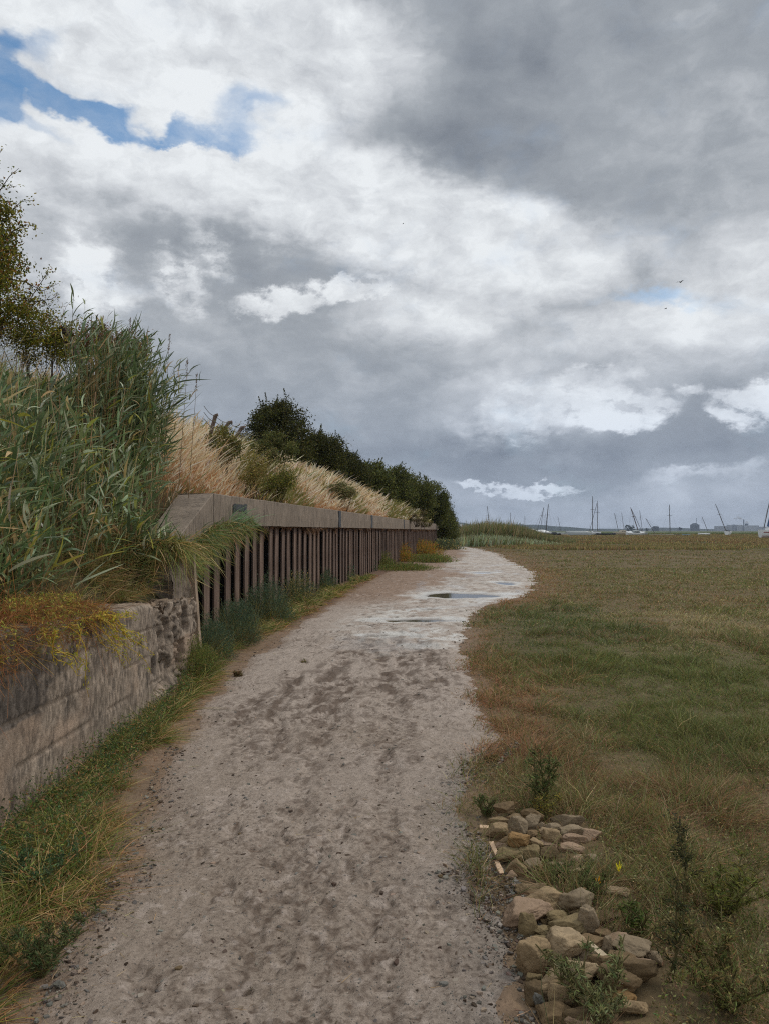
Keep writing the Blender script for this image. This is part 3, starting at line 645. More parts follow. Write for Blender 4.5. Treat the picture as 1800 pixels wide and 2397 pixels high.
def sheet_wall():
    root = empty('sheet_pile_wall', (-2.66, 11.3, 0)); O = np.array([-2.66, 11.3, 0.])
    tag(root, 'brown steel sheet pile wall under a concrete coping, beyond the low concrete wall', 'wall')
    d = np.array([.138, 1, 0.]); d /= np.linalg.norm(d); nrm = np.array([d[1], -d[0], 0.])     # out towards the path
    # coping sections with open dark joints
    Ys = [11.3, 21.1, 27.1, 37.8, 50.3, 66.0]
    for a, b in zip(Ys[:-1], Ys[1:]):
        n = max(int((b - a) / .12), 20); yy = np.linspace(a + .012, b - .012, n); P = np.stack([wall_x(yy), yy, 0 * yy], -1)
        zt = 2.18 + (fbm(yy * 2, yy * 0, oct=3) - .5) * .012; zb = 1.685 + (fbm(yy * 5, yy * 0 + 4, oct=3) - .5) * .02
        off = [(-.62, zt), (-.012, zt), (0.0, zt - .012), (0.008 + .006 * np.sin(yy), (zt + zb) / 2), (0.0, zb), (-.55, zb)]
        ring = np.stack([P + nrm * np.reshape(o, (-1, 1)) + np.stack([0 * yy, 0 * yy, z + 0 * yy], -1) for o, z in off], 1)
        V = ring - O; i = np.arange(n - 1)[:, None] * 6; j = np.arange(6)[None, :]; j2 = (j + 1) % 6
        g = G(); g.add(V.reshape(-1, 3), np.stack([i + j, i + j2, i + 6 + j2, i + 6 + j], -1).reshape(-1, 4), np.ones(3)); g.add(V[0], np.array([[5, 4, 3, 2, 1, 0]]), np.ones(3)); g.add(V[-1], np.array([[0, 1, 2, 3, 4, 5]]), np.ones(3))
        g.build('coping_section', M_CONC, root)
    # dark bitumen smears over the joints (they sit 3 mm proud of the face) and one dark daub near the corner
    mb = mat_col('bitumen', .55, .4, .4, 40, .2, 20)
    for (y, w, z0, z1) in [(21.1, .34, 1.70, 2.17), (27.1, .34, 1.70, 2.17), (37.8, .22, 1.7, 2.17), (50.3, .2, 1.7, 2.17), (12.45, .50, 1.94, 2.05), (12.75, .16, 1.90, 2.06), (12.2, .1, 1.90, 2.05)]:
        g = G(); n = 14; t = np.linspace(-.5, .5, n); yy = y + t * w; P = np.stack([wall_x(yy), yy, 0 * yy], -1) + nrm * .022
        e = (fbm(yy * 30, yy * 0 + y, oct=2) - .5) * .04 * (z1 - z0 < .3)
        top = P + np.array([0, 0, 1]) * (z1 + e)[:, None]; bot = P + np.array([0, 0, 1]) * (z0 + e * .7)[:, None]
        V = np.stack([bot, top], 1).reshape(-1, 3) - O; i = np.arange(n - 1) * 2
        g.add(V, np.stack([i, i + 2, i + 3, i + 1], -1), np.array(s2l(52, 54, 58)))
        V2 = V - nrm * .02; g.add(V2, np.stack([i, i + 1, i + 3, i + 2], -1), np.array(s2l(52, 54, 58))); g.build('joint_seal', mb, root)
    # the sloping end of the coping that steps down to the low wall
    Pf = np.array([-2.66, 11.29, 2.18]); Pb = np.array([-3.26, 11.5, 2.18]); Ef = np.array([-2.405, 8.5, 1.52]); Eb = np.array([-2.80, 8.62, 1.56])
    n = 24; t = np.linspace(0, 1, n)[:, None]; f = lerp(Pf, Ef, t); b = lerp(Pb, Eb, t)
    dz = lerp(.495, .27, t); A = f.copy(); A[:, 2:] -= .01; fb = f.copy(); fb[:, 2:] -= dz; bb = b.copy(); bb[:, 2:] -= dz
    fm = f.copy(); fm[:, 0] -= .012
    V = np.stack([b, fm, A, fb, bb], 1) - O; i = np.arange(n - 1)[:, None] * 5; j = np.arange(5)[None, :]; j2 = (j + 1) % 5
    g = G(); g.add(V.reshape(-1, 3), np.stack([i + j2, i + j, i + 5 + j, i + 5 + j2], -1).reshape(-1, 4), np.ones(3)); g.add(V[-1], np.array([[4, 3, 2, 1, 0]]), np.ones(3)); g.build('sloping_coping', M_CONC, root)
    # sheet piles: trapezoid pans; outer pan weathered brown, recess darkness put into a near-black colour
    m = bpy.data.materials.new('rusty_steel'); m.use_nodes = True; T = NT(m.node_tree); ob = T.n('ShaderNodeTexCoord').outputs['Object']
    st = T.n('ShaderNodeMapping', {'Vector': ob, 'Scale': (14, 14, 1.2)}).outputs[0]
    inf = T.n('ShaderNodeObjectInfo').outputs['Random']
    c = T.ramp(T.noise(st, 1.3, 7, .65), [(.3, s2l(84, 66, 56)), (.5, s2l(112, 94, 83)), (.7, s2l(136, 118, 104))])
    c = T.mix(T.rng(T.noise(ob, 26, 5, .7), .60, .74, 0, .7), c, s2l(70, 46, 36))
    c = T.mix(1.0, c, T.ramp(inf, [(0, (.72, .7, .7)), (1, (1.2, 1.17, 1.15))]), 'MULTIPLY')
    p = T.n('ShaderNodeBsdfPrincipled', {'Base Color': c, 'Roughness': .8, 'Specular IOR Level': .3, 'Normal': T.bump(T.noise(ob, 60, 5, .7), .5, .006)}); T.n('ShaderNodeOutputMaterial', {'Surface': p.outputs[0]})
    m2 = bpy.data.materials.new('recess_dark_steel'); m2.use_nodes = True; T = NT(m2.node_tree); ob = T.n('ShaderNodeTexCoord').outputs['Object']
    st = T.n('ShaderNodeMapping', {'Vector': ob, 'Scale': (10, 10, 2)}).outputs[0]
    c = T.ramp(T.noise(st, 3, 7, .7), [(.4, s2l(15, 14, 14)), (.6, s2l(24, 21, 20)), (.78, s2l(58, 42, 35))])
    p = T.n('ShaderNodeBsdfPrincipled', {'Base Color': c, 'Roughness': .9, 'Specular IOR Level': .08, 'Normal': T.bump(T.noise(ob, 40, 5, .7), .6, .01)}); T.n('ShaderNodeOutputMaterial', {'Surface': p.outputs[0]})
    PER = .485
    def pile_mesh(seed, count=1, fall=0.0):
        V = []; F = []; mi = []; n0 = 0
        for k in range(count):
            rr = random.Random(seed * 97 + k); wob = rr.uniform(-.008, .008)
            base = [(-.5, -.27), (-.30, -.27), (-.24, 0.0), (.22, 0.0), (.28, -.27), (.5, -.27)]
            zs = np.linspace(-.25, 1.70, 9)
            top = rr.uniform(-.03, .0)
            prof = [(u * PER + k * PER, v + wob) for u, v in base]
            for layer in (0, -.014):
                for zi, z in enumerate(zs):
                    for (u, v) in prof:
                        V.append((u + (0.0), v + layer + .004 * math.sin(z * 3 + seed + k), z + (top if zi == 8 else 0)))
            m_ = 6; L = 9 * m_
            for zi in range(8):
                for j in range(5):
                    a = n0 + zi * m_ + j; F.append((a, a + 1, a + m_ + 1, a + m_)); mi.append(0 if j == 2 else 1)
            for zi in range(8):
                a = n0 + zi * m_; 
            # rolled lips of the outer pan, 12 mm thick: front flange edges stand a little proud
            for s_, (u0, u1) in ((0, (-.255, -.225)), (1, (.205, .235))):
                b0 = len(V)
                for z in (zs[0], zs[-1] + top):
                    for (u, v) in ((u0, -.02), (u0, .010), (u1, .010), (u1, -.02)): V.append((u * PER + k * PER, v + wob, z))
                for j in range(4):
                    F.append((b0 + j, b0 + (j + 1) % 4, b0 + 4 + (j + 1) % 4, b0 + 4 + j)); mi.append(0)
            n0 = len(V)
        V = np.array(V); P = (V[:, 0:1] * d + V[:, 1:2] * nrm); P[:, 2] = V[:, 2]
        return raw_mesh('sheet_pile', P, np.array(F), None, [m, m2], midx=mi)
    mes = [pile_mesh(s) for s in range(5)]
    y0 = 8.9; n_all = int((66 - y0) / (PER * d[1])); lean = {13: .05, 14: .035, 15: -.03, 17: .02, 21: -.012, 26: .015}
    protos = {}
    for k in range(100):
        Y = y0 + k * PER * d[1]; Y += random.Random(k + 40).uniform(-.03, .03); p = np.array([wall_x(Y), Y, 0]) - nrm * (.10 + random.Random(k + 9).uniform(0, .03)) - O
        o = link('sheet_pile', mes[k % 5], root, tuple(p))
        a = lean.get(k, random.Random(k).uniform(-.011, .011)); o.rotation_euler = (-a, 0, 0)
        o.scale = (1, 1, 1)
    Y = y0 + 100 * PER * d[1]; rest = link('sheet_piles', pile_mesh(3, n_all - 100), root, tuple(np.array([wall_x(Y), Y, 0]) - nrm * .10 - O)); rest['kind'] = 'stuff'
    # roots and dead growth hanging in the shadow gap under the coping
    g = G(); N = 5200; Y = 11 + 52 * rng.random(N) ** 1.5; P = np.stack([wall_x(Y), Y, 1.69 - .01 * rng.random(N)], -1) - nrm * rng.uniform(.01, .14, (N, 1)) - O
    D = np.stack([rng.normal(0, .5, N), rng.normal(0, .7, N), -np.ones(N)], -1); clump = fbm(Y * 2.2, Y * 0, oct=3)
    blades(g, P, D, (.03 + .13 * sstep(.4, .75, clump)) * rng.uniform(.4, 1.3, N), .012 + .0012 * Y, rng.normal(0, .3, (N, 3)), jit(s2l(58, 44, 34), N, .3), jit(s2l(92, 68, 48), N, .3), 2)
    g.build('hanging_roots', M_GRASS, root)['kind'] = 'stuff'
sheet_wall()

# ---------------------------------------------------------------- ground cover
def scatter(dens, y0, y1, xr, near_cap):
    """points over Y in [y0,y1], thinning with distance: density min(cap, dens/Y^2) per m2"""
    ys = np.linspace(y0, y1, 4000); w = np.array([xr(y)[1] - xr(y)[0] for y in ys]); dn = np.minimum(near_cap, dens / ys ** 2) * w
    n = int(dn.sum() * (ys[1] - ys[0])); cdf = np.cumsum(dn) / dn.sum(); Y = np.interp(rng.random(n), cdf, ys)
    lo = np.interp(Y, ys, [xr(y)[0] for y in ys]); hi = np.interp(Y, ys, [xr(y)[1] for y in ys]); return lo + (hi - lo) * rng.random(n), Y
def marsh_cover():
    g = G()
    X, Y = scatter(165000, 1.7, 75, lambda y: (np.interp(y, RY, RX) - .35, .66 * y + 2.2), 11000)
    m = ground_mask(X, Y); keep = rng.random(len(X)) < m * 1.05 - .04; X, Y, m = X[keep], Y[keep], m[keep]
    # keep the stones clear
    for (cx, cy, rr) in STONE_ZONES:
        k = (np.hypot(X - cx, Y - cy) > rr) | (rng.random(len(X)) < .05); X, Y, m = X[k], Y[k], m[k]
    n = len(X); W = marsh_weights(X, Y); idx = (W.cumsum(-1) > rng.random((n, 1))).argmax(-1); c = jit(MCOL[idx], n, .22, .08)
    tall = fbm(X * 2.2, Y * 2.2, oct=3)
    h = (.03 + .105 * sstep(.3, .8, tall)) * (.5 + .7 * m) * rng.uniform(.5, 1.4, n) * (1 + .25 * (idx < 2)) * (1 - .35 * sstep(6, 20, Y))
    P = np.stack([X, Y, np.where(X < right_edge(Y), np.maximum(path_z(X, Y), marsh_z(X, Y)), marsh_z(X, Y)) - .012], -1); c = c * (.68 + .64 * fbm(X * 3.2 + 8, Y * 2.4, oct=4, gain=.65))[:, None]; h = h * (.6 + .9 * sstep(.4, .65, fbm(X * 6, Y * 5 + 3, oct=3)))
    dead = (idx == 2) | (idx == 3) | (idx == 6)
    sw = (fbm(X * 4, Y * 3 + 40, oct=2) - .5) * 14; D = np.stack([rng.normal(.1, .45, n) + .4 * np.cos(sw), rng.normal(0, .45, n) + .4 * np.sin(sw), np.where(dead, .5, 1.0) + 0 * X], -1)
    wdt = np.maximum(.0030, .00075 * Y) * rng.uniform(.7, 1.5, n)
    b = rng.normal(0, .35, (n, 3)); b[:, 2] = -np.abs(b[:, 2]) * .6
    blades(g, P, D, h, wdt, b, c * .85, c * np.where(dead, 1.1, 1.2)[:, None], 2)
    # small leaves filling the turf (sea purslane, plantain)
    X, Y = scatter(75000, 1.7, 30, lambda y: (np.interp(y, RY, RX) - .1, .64 * y + 1.6), 6500)
    m = ground_mask(X, Y); keep = rng.random(len(X)) < m * .9; X, Y = X[keep], Y[keep]
    for (cx, cy, rr) in STONE_ZONES: k = np.hypot(X - cx, Y - cy) > rr; X, Y = X[k], Y[k]
    n = len(X); W = marsh_weights(X, Y); idx = (W.cumsum(-1) > rng.random((n, 1))).argmax(-1)
    P = np.stack([X, Y, marsh_z(X, Y) + rng.random(n) ** 1.5 * .07], -1)
    leaves(g, P, np.maximum(.016, .0026 * Y) * rng.uniform(.6, 1.3, n), jit(MCOL[idx] * np.array([.95, 1.05, .95]), n, .25, .08), aspect=.35)
    # far tussocks
    X, Y = scatter(600000 * .8, 60, 330, lambda y: (.06 * y, .62 * y + 5), 400)
    n = len(X); k = fbm(X * .12, Y * .05, oct=4); keep = rng.random(n) < sstep(.35, .6, k); X, Y = X[keep], Y[keep]; n = len(X)
    W = marsh_weights(X, Y); idx = (W.cumsum(-1) > rng.random((n, 1))).argmax(-1); c = jit(MCOL[idx], n, .22)
    c = np.where((rng.random(n) < .12)[:, None], np.array(s2l(150, 134, 84)), c)
    blades(g, np.stack([X, Y, 0 * X], -1), np.stack([rng.normal(0, .3, n), 0 * X, 1 + 0 * X], -1), rng.uniform(.08, .3, n), .0016 * Y, np.zeros((n, 3)), c * .85, c, 1)
    o = g.build('marsh_grass', M_GRASS); tag(o, 'rough marsh turf of green and rust brown tufts right of the path', None, kind='stuff')

def verge():
    g = G()
    def put(n, X, Y, hmul, cols, w, wd=.0042, zf=None):
        P = np.stack([X, Y, (marsh_z(X, Y) if zf is None else zf) - .01], -1); c = jit(pick(cols, w, n), n, .2, .07)
        h = hmul * rng.uniform(.45, 1.25, n); D = np.stack([rng.normal(.12, .42, n), rng.normal(-.05, .42, n), np.ones(n)], -1)
        b = np.stack([rng.normal(.15, .4, n), rng.normal(0, .4, n), -np.abs(rng.normal(.35, .3, n))], -1)
        blades(g, P, D, h, np.maximum(wd, .0009 * Y) * rng.uniform(.6, 1.4, n), b, c * .8, c * 1.12, 3)
    n = 66000; Y = 1.7 * (26 / 1.7) ** rng.random(n); X0 = np.interp(Y, LY, LX)
    u = rng.beta(1.25, 1.0, n); xw = np.where(Y < 8.3, -2.04, wall_x(Y) + .1); X = X0 + .06 - u * (X0 + .06 - xw)
    t = fbm(X * 2.2, Y * 1.6, oct=4); d = (X0 - X) / np.maximum(X0 - xw, .1)
    n1 = sstep(.05, .5, d + (t - .5) * .8); keep = rng.random(n) < .30 + n1; X, Y, t, d, n1 = X[keep], Y[keep], t[keep], d[keep], n1[keep]; n = len(X)
    h = .04 + .20 * n1 * sstep(.25, .7, t) + .10 * n1 * sstep(.45, .6, fbm(X * 6, Y * 5, oct=2))
    k = sstep(.42, .6, fbm(X * 1.7 + 4, Y * 1.2, oct=3))
    green, yel, straw, rust = np.array(s2l(74, 86, 42)), np.array(s2l(108, 104, 50)), np.array(s2l(140, 120, 84)), np.array(s2l(130, 98, 66))
    q = rng.random(n); c = np.where((q < .34 + .22 * k)[:, None], green, np.where((q < .70)[:, None], yel, straw)); c = np.where(((1 - n1) > rng.random(n))[:, None], rust, c)
    P = np.stack([X, Y, marsh_z(X, Y) - .01], -1); c = jit(c, n, .22, .07)
    sw = (fbm(X * 5, Y * 5 + 40, oct=2) - .5) * 16; D = np.stack([rng.normal(.1, .4, n) + .8 * np.cos(sw), rng.normal(-.05, .4, n) + .8 * np.sin(sw), rng.uniform(.35, 1.2, n)], -1); b = np.stack([rng.normal(.1, .4, n) + .4 * np.cos(sw * 1.3), rng.normal(0, .4, n) + .4 * np.sin(sw * 1.3), -np.abs(rng.normal(.45, .35, n))], -1)
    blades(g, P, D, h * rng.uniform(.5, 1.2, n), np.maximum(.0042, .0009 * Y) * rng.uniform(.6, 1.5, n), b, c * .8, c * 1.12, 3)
    # broad-leaved weeds in the verge
    n = 16000; Y = 1.8 * (9.5 / 1.8) ** rng.random(n); X0 = np.interp(Y, LY, LX); X = X0 - .12 - rng.random(n) * (X0 - .12 + 2.02); t = fbm(X * 1.8 + 9, Y * 1.5, oct=3)
    kp = rng.random(n) < sstep(.42, .58, t); X, Y = X[kp], Y[kp]; n = len(X)
    P = np.stack([X, Y, marsh_z(X, Y) + rng.random(n) * .2], -1); leaves(g, P, rng.uniform(.014, .034, n), jit(pick([s2l(68, 82, 44), s2l(58, 72, 48), s2l(96, 98, 50), s2l(120, 92, 62)], [4, 3, 2, 1.5], n), n, .2), aspect=.32)
    o = g.build('verge_grass', M_GRASS); tag(o, 'long tangled green and yellow grass at the foot of the concrete wall', None, kind='stuff')

def bank_cover():
    # dry golden grass behind the coping
    g = G(); N = 95000; Y = 10.6 * (74 / 10.6) ** (rng.random(N) ** .95); w = 3.7 * rng.random(N) ** 1.15
    gp = fbm(w * .9 + 3, Y * .35, oct=3); gp2 = fbm(w * .35 + 3, Y * .22 + 8, oct=3)
    keep = rng.random(N) < .25 + sstep(.28, .5, gp); Y, w, gp, gp2 = Y[keep], w[keep], gp[keep], gp2[keep]; n = len(Y)
    X = bank_foot(Y) - w; P = np.stack([X, Y, bank_z(w, Y) - .03], -1)
    h = (.30 + .42 * gp) * rng.uniform(.55, 1.3, n) * lerp(.62, 1.15, sstep(.0, .9, w)); wd = np.maximum(.005, .00105 * Y) * rng.uniform(.7, 1.4, n)
    D = np.stack([rng.normal(.05, .26, n), rng.normal(-.05, .26, n), np.ones(n)], -1); b = np.stack([rng.normal(.26, .26, n), rng.normal(-.08, .22, n), rng.normal(-.14, .12, n)], -1)
    base = pick([s2l(164, 116, 80), s2l(156, 124, 88), s2l(178, 144, 104)], [3, 2, 2], n); tip = pick([s2l(214, 200, 170), s2l(190, 164, 126), s2l(228, 220, 198)], [3, 2, 3], n)
    red = (w < .7) & (rng.random(n) < .6); tip = np.where(red[:, None], np.array(s2l(184, 140, 100)), tip); h = np.where(red, h * .62, h)
    gr = rng.random(n) < .7 * sstep(.46, .58, gp2); base = np.where(gr[:, None], np.array(s2l(96, 98, 52)), base); tip = np.where(gr[:, None], np.array(s2l(132, 126, 74)), tip)
    s = rng.random(n) < .5
    side = norm(np.stack([np.ones(n), rng.normal(0, .5, n), rng.normal(0, .2, n)], -1))
    for sel, pr in ((s, 'seed'), (~s, 'grass')):
        k = sel.sum(); blades(g, P[sel], D[sel], h[sel] * (1.2 if pr == 'seed' else .85), wd[sel] * (1.7 if pr == 'seed' else 1), b[sel], jit(base[sel], k, .16, .05), jit(tip[sel], k, .14, .04), 4 if pr == 'seed' else 3, pr, side[sel])
    o = g.build('dry_grass', M_STRAW); tag(o, 'pale golden dry grass blowing on the bank above the coping', None, kind='stuff')
    # mixed green growth on the near bank under and between the reeds, and along its crest
    g = G(); N = 56000; Y = rng.uniform(.2, 14.5, N); w = 5.2 * rng.random(N) ** .9 - .05; X = bank_foot(Y) - w; k = (X < -2.45) & ((Y < 9.5) | (w > .9)); X, Y, w = X[k], Y[k], w[k]; n = len(X)
    P = np.stack([X, Y, bank_z(np.maximum(w, 0), Y) - .04], -1); cr = sstep(.8, 2.6, w); h = lerp(.26, .85, cr) * rng.uniform(.5, 1.25, n)
    D = np.stack([rng.normal(.1, .4, n), rng.normal(0, .4, n), np.ones(n)], -1); b = np.stack([rng.normal(.25, .4, n), rng.normal(0, .3, n), -np.abs(rng.normal(.3, .3, n))], -1)
    c = jit(pick([s2l(84, 92, 48), s2l(112, 104, 62), s2l(142, 124, 88), s2l(104, 76, 52)], [4, 4, 4, 1], n), n, .22)
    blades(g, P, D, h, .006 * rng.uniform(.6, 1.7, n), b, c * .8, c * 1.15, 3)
    o = g.build('bank_grass', M_GRASS); tag(o, 'mixed green and straw coloured undergrowth between the reeds on the near bank', None, kind='stuff')

GLAUC = [s2l(96, 108, 72), s2l(112, 124, 92), s2l(78, 94, 58), s2l(70, 84, 58), s2l(158, 164, 138)]  # palest tone puts highlights, and pale undersides, into the leaf colour
def reed_mesh(g, X, Y, Z, H, leafn=(8, 13), dark=1.0, lw=(.018, .036), ll=(.15, .32), bare=0.22):
    n = len(X); P = np.stack([X, Y, Z], -1); lean = np.stack([rng.normal(.04, .09, n), rng.normal(-.05, .09, n), np.ones(n)], -1); bend = np.stack([rng.normal(.06, .08, n), rng.normal(-.04, .06, n), rng.normal(-.05, .02, n)], -1)
    sc_ = jit(pick([s2l(140, 128, 88), s2l(104, 108, 66), s2l(150, 126, 92)], [2, 2, 1], n), n, .15) * dark
    blades(g, P, lean, H, .009 * np.ones(n), bend, sc_ * .75, sc_, 4, 'stem'); blades(g, P, lean, H, .009 * np.ones(n), bend, sc_ * .75, sc_, 4, 'stem', norm(np.cross(norm(lean), np.array([1., 0.3, 0]))))
    LP = []; LD = []; LL = []; LW = []; LC = []; LN = norm(lean)
    cnt = rng.integers(leafn[0], leafn[1], n)
    for k in range(leafn[1]):
        s = cnt > k
        if not s.any(): continue
        t = np.clip(bare + (1 - bare) * (k + rng.random(s.sum()) * .8) / cnt[s], 0, .985)
        p = P[s] + LN[s] * (H[s] * t)[:, None] + bend[s] * (H[s] * t * t)[:, None]
        m = s.sum(); a = rng.uniform(-math.pi, math.pi, m)
        LP.append(p); LD.append(np.stack([np.cos(a) * .75 + .38, np.sin(a) * .75 - .1, rng.uniform(.1, 1.1, m) + .5 * t], -1)); LL.append(rng.uniform(*ll, m) * (1 - .35 * (t > .9)))
        LW.append(rng.uniform(*lw, m)); LC.append(jit(pick(GLAUC + [s2l(134, 132, 60), s2l(160, 138, 96)], [5, 4, 5, 4, 2, 1.4, 1.6], m), m, .15, .05) * dark)
    LP, LD, LL, LW, LC = map(np.concatenate, (LP, LD, LL, LW, LC)); m = len(LP)
    b = np.stack([rng.normal(.18, .25, m), rng.normal(-.05, .25, m), rng.normal(-.22, .3, m)], -1)
    side = norm(np.cross(norm(LD), np.array([0, 0, 1.0]) + rng.normal(0, .45, (m, 3))))
    blades(g, LP, LD, LL, LW, b, LC * .92, LC * 1.06, 5, 'leaf', side)
def reeds():
    g = G(); N = 2050; Y = rng.uniform(2.9, 11.6, N); w = 3.6 * rng.random(N) ** .85 + .12; X = bank_foot(Y) - w
    k = (Y < 8.4) | (w > .28); X, Y, w = X[k], Y[k], w[k]
    Z = bank_z(w, Y) - .05; H = lerp(1.3, .55, sstep(.7, 2.6, w)) + .55 * sstep(7.6, 9.4, Y) * (1 - sstep(.4, 1.8, w)); H = H * rng.uniform(.62, 1.12, len(X)) * (.65 + .7 * fbm(X * 1.2, Y * 1.2, oct=3))
    H *= lerp(.78, 1.0, sstep(4.3, 6.5, Y))
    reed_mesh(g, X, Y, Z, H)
    N = 620; Y = rng.uniform(4.3, 10.5, N); w = .15 + 2.8 * rng.random(N); X = bank_foot(Y) - w; c = jit(pick([s2l(150, 128, 94), s2l(124, 104, 76), s2l(136, 130, 84)], [3, 2, 2], N), N, .15)
    blades(g, np.stack([X, Y, bank_z(w, Y) - .03], -1), np.stack([rng.normal(.05, .14, N), rng.normal(0, .14, N), np.ones(N)], -1), rng.uniform(.7, 1.55, N) * lerp(1, .75, sstep(1, 2.6, w)), .009, rng.normal(0, .06, (N, 3)), c * .85, c * 1.1, 3, 'stem')
    # last stragglers low over the wall top with bigger leaves close by
    N = 90; Y = rng.uniform(3.7, 6.0, N); X = rng.uniform(-3.0, -2.56, N); reed_mesh(g, X, Y, bank_z(np.maximum(bank_foot(Y) - X, 0), Y), rng.uniform(.25, .7, N), (3, 6), 1.0, (.016, .03), (.22, .38), .1)
    o = g.build('reeds', M_REED); tag(o, 'dense bed of grey green leafy reeds on the bank over the low wall', None, kind='stuff')
    # darker upright clump beside the sloping coping
    root = empty('reed_clump', (-3.4, 9.6, 1.6)); g = G(); N = 260; X = rng.normal(-3.56, .22, N); Y = rng.normal(9.7, .42, N); w = np.maximum(bank_foot(Y) - X, 0)
    reed_mesh(g, X, Y, bank_z(w, Y), rng.uniform(1.5, 2.35, N), (10, 16), .80, (.015, .026), (.2, .36), .35); g.V = [v - np.array([-3.4, 9.6, 1.6]) for v in g.V]
    tag(root, 'tall dark reed clump with bare brown stems beside the sloping coping', 'reeds'); g.build('leafy_stems', M_REED, root)
    g = G(); N = 170; X = rng.normal(-3.60, .12, N); Y = rng.normal(9.0, .25, N); P = np.stack([X + 3.4, Y - 9.6, bank_z(np.maximum(bank_foot(Y) - X, 0), Y) - 1.6], -1); c = jit(s2l(138, 112, 80), N, .2)
    blades(g, P, np.stack([rng.normal(.05, .05, N), rng.normal(0, .05, N), np.ones(N)], -1), rng.uniform(1.1, 2.0, N), .008, np.zeros((N, 3)), c * .8, c, 2, 'stem', norm(rng.normal(size=(N, 3)) * np.array([1, .5, 0.01])))
    g.build('bare_stems', M_STRAW, root)
    # flower plumes standing over the skyline
    for i, (px, py, Y) in enumerate([(306, 742, 10.2), (318, 760, 10.3), (398, 782, 10.6), (440, 838, 10.8), (344, 778, 10.2), (462, 872, 10.9)]):
        r = ray(px, py); k = Y / r.y; top = Vector((r.x * k, Y, CAMZ + r.z * k)); bz = top.z - 1.9; g = G(); c = np.array(s2l(120, 100, 74))
        pts = [(-.12, 0, 0), (-.07, 0, .8), (-.03, 0, 1.4), (0, 0, 1.9)]; tube(g, pts, [.005, .004, .003, .0015], c, 5)
        M_ = 60; t = rng.random(M_); P = np.stack([-.02 + .02 * t + rng.normal(0, .01, M_), rng.normal(0, .01, M_), 1.62 + .28 * t], -1); leaves(g, P, .03, jit(s2l(112, 90, 66), M_, .2), axis=np.stack([rng.normal(.3, .2, M_), rng.normal(0, .2, M_), np.ones(M_)], -1), aspect=.25)
        o = g.build('reed_plume', M_STRAW); o.location = (top.x, Y, bz); tag(o, PLUME[i], 'reed', 'reed plumes against the sky')
PLUME = ['tallest brown reed plume, a thin spike above the reddish brambles', 'second brown reed plume, just beside and a little below the tallest spike', 'straight brown reed plume above the leafy reed crown', 'leaning brown reed plume where the reed skyline starts to drop', 'short brown reed plume half hidden among the reed tips', 'lowest brown reed plume at the outer edge of the dark reed clump']

def crown(g, blobs, nleaf, size, cols, wts, droop=0.0, spread=.24):
    """leaf clumps spread through a set of ellipsoids (cx,cy,cz,rx,ry,rz); returns clump centres"""
    vol = np.array([b[3] * b[4] * b[5] for b in blobs]); cc = []
    for b, v in zip(blobs, vol / vol.sum()):
        k = max(int(nleaf * v / 90), 4); u = norm(rng.normal(size=(k, 3))); r = rng.uniform(.35, 1.0, (k, 1)) ** .5; r *= .82 + .45 * fbm(u[:, 0] * 2 + b[0] * 3, u[:, 1] * 2, u[:, 2] * 2, oct=2)[:, None]
        cc.append(np.array(b[:3]) + u * r * np.array(b[3:6]))
    cc = np.concatenate(cc); per = int(nleaf / len(cc)); P = np.repeat(cc, per, 0) + rng.normal(0, spread, (len(cc) * per, 3)) * np.array([1, 1, .75])
    n = len(P); cl = np.repeat(rng.normal(1, .16, len(cc)), per)[:, None]; c = jit(pick(cols, wts, n), n, .22, .07) * cl
    ax = norm(rng.normal(size=(n, 3)) + np.array([.3, -.1, .5])); leaves(g, P, size * rng.uniform(.6, 1.3, n), c, aspect=.55, axis=ax); return cc
def limbs(g, base, cc, k, r0, col):
    base = np.array(base, float); sel = cc[rng.choice(len(cc), min(k, len(cc)), replace=False)]
    for c in sel:
        mid = lerp(base, c, .45) + rng.normal(0, .12, 3); mid2 = lerp(mid, c, .6) + rng.normal(0, .06, 3); tube(g, [base, mid, mid2, c], [r0, r0 * .6, r0 * .35, r0 * .12], col, 5)
def tree(name, label, cat, base, blobs, nleaf, size, cols, wts, group=None, k=14, r0=.07, spread=.24, spikes=0, twigs=()):
    root = empty(name, base); tag(root, label, cat, group); B = np.array(base)
    bl = [(b[0] - B[0], b[1] - B[1], b[2] - B[2], *b[3:]) for b in blobs]; g = G(); cc = crown(g, bl, nleaf, size, cols, wts, spread=spread)
    if spikes:
        top = cc[np.argsort(-cc[:, 2] - .3 * rng.random(len(cc)))[:spikes * 2]][::2]
        for c in top:
            m = 46; t = rng.random(m); L = rng.uniform(.25, .75); dr = norm(np.array([rng.normal(.25, .3), rng.normal(0, .3), 1.0])); P = c + dr * (L * t)[:, None] + rng.normal(0, .05, (m, 3)) * (1.1 - t)[:, None]
            leaves(g, P, size * rng.uniform(.6, 1.1, m), jit(pick(cols, wts, m), m, .2), aspect=.5)
    gt = G(); limbs(gt, (0, 0, -.3), cc, k, r0, np.array(s2l(74, 60, 48)))
    for pts, rad, ln in twigs:      # long outer twigs with their own leaves, thin and arching
        pts = np.array(pts, float) - B; tube(gt, pts, np.linspace(rad, rad * .25, len(pts)), np.array(s2l(84, 62, 48)), 5)
        t = rng.random(ln) * (len(pts) - 1); i = t.astype(int); f = (t - i)[:, None]; P = pts[i] * (1 - f) + pts[np.minimum(i + 1, len(pts) - 1)] * f + rng.normal(0, size * .8, (ln, 3))
        leaves(g, P, size * rng.uniform(.7, 1.2, ln), jit(pick(cols, wts, ln), ln, .25), aspect=.5)
    g.build('crown', M_LEAF, root); gt.build('trunk', M_BARK, root); return root
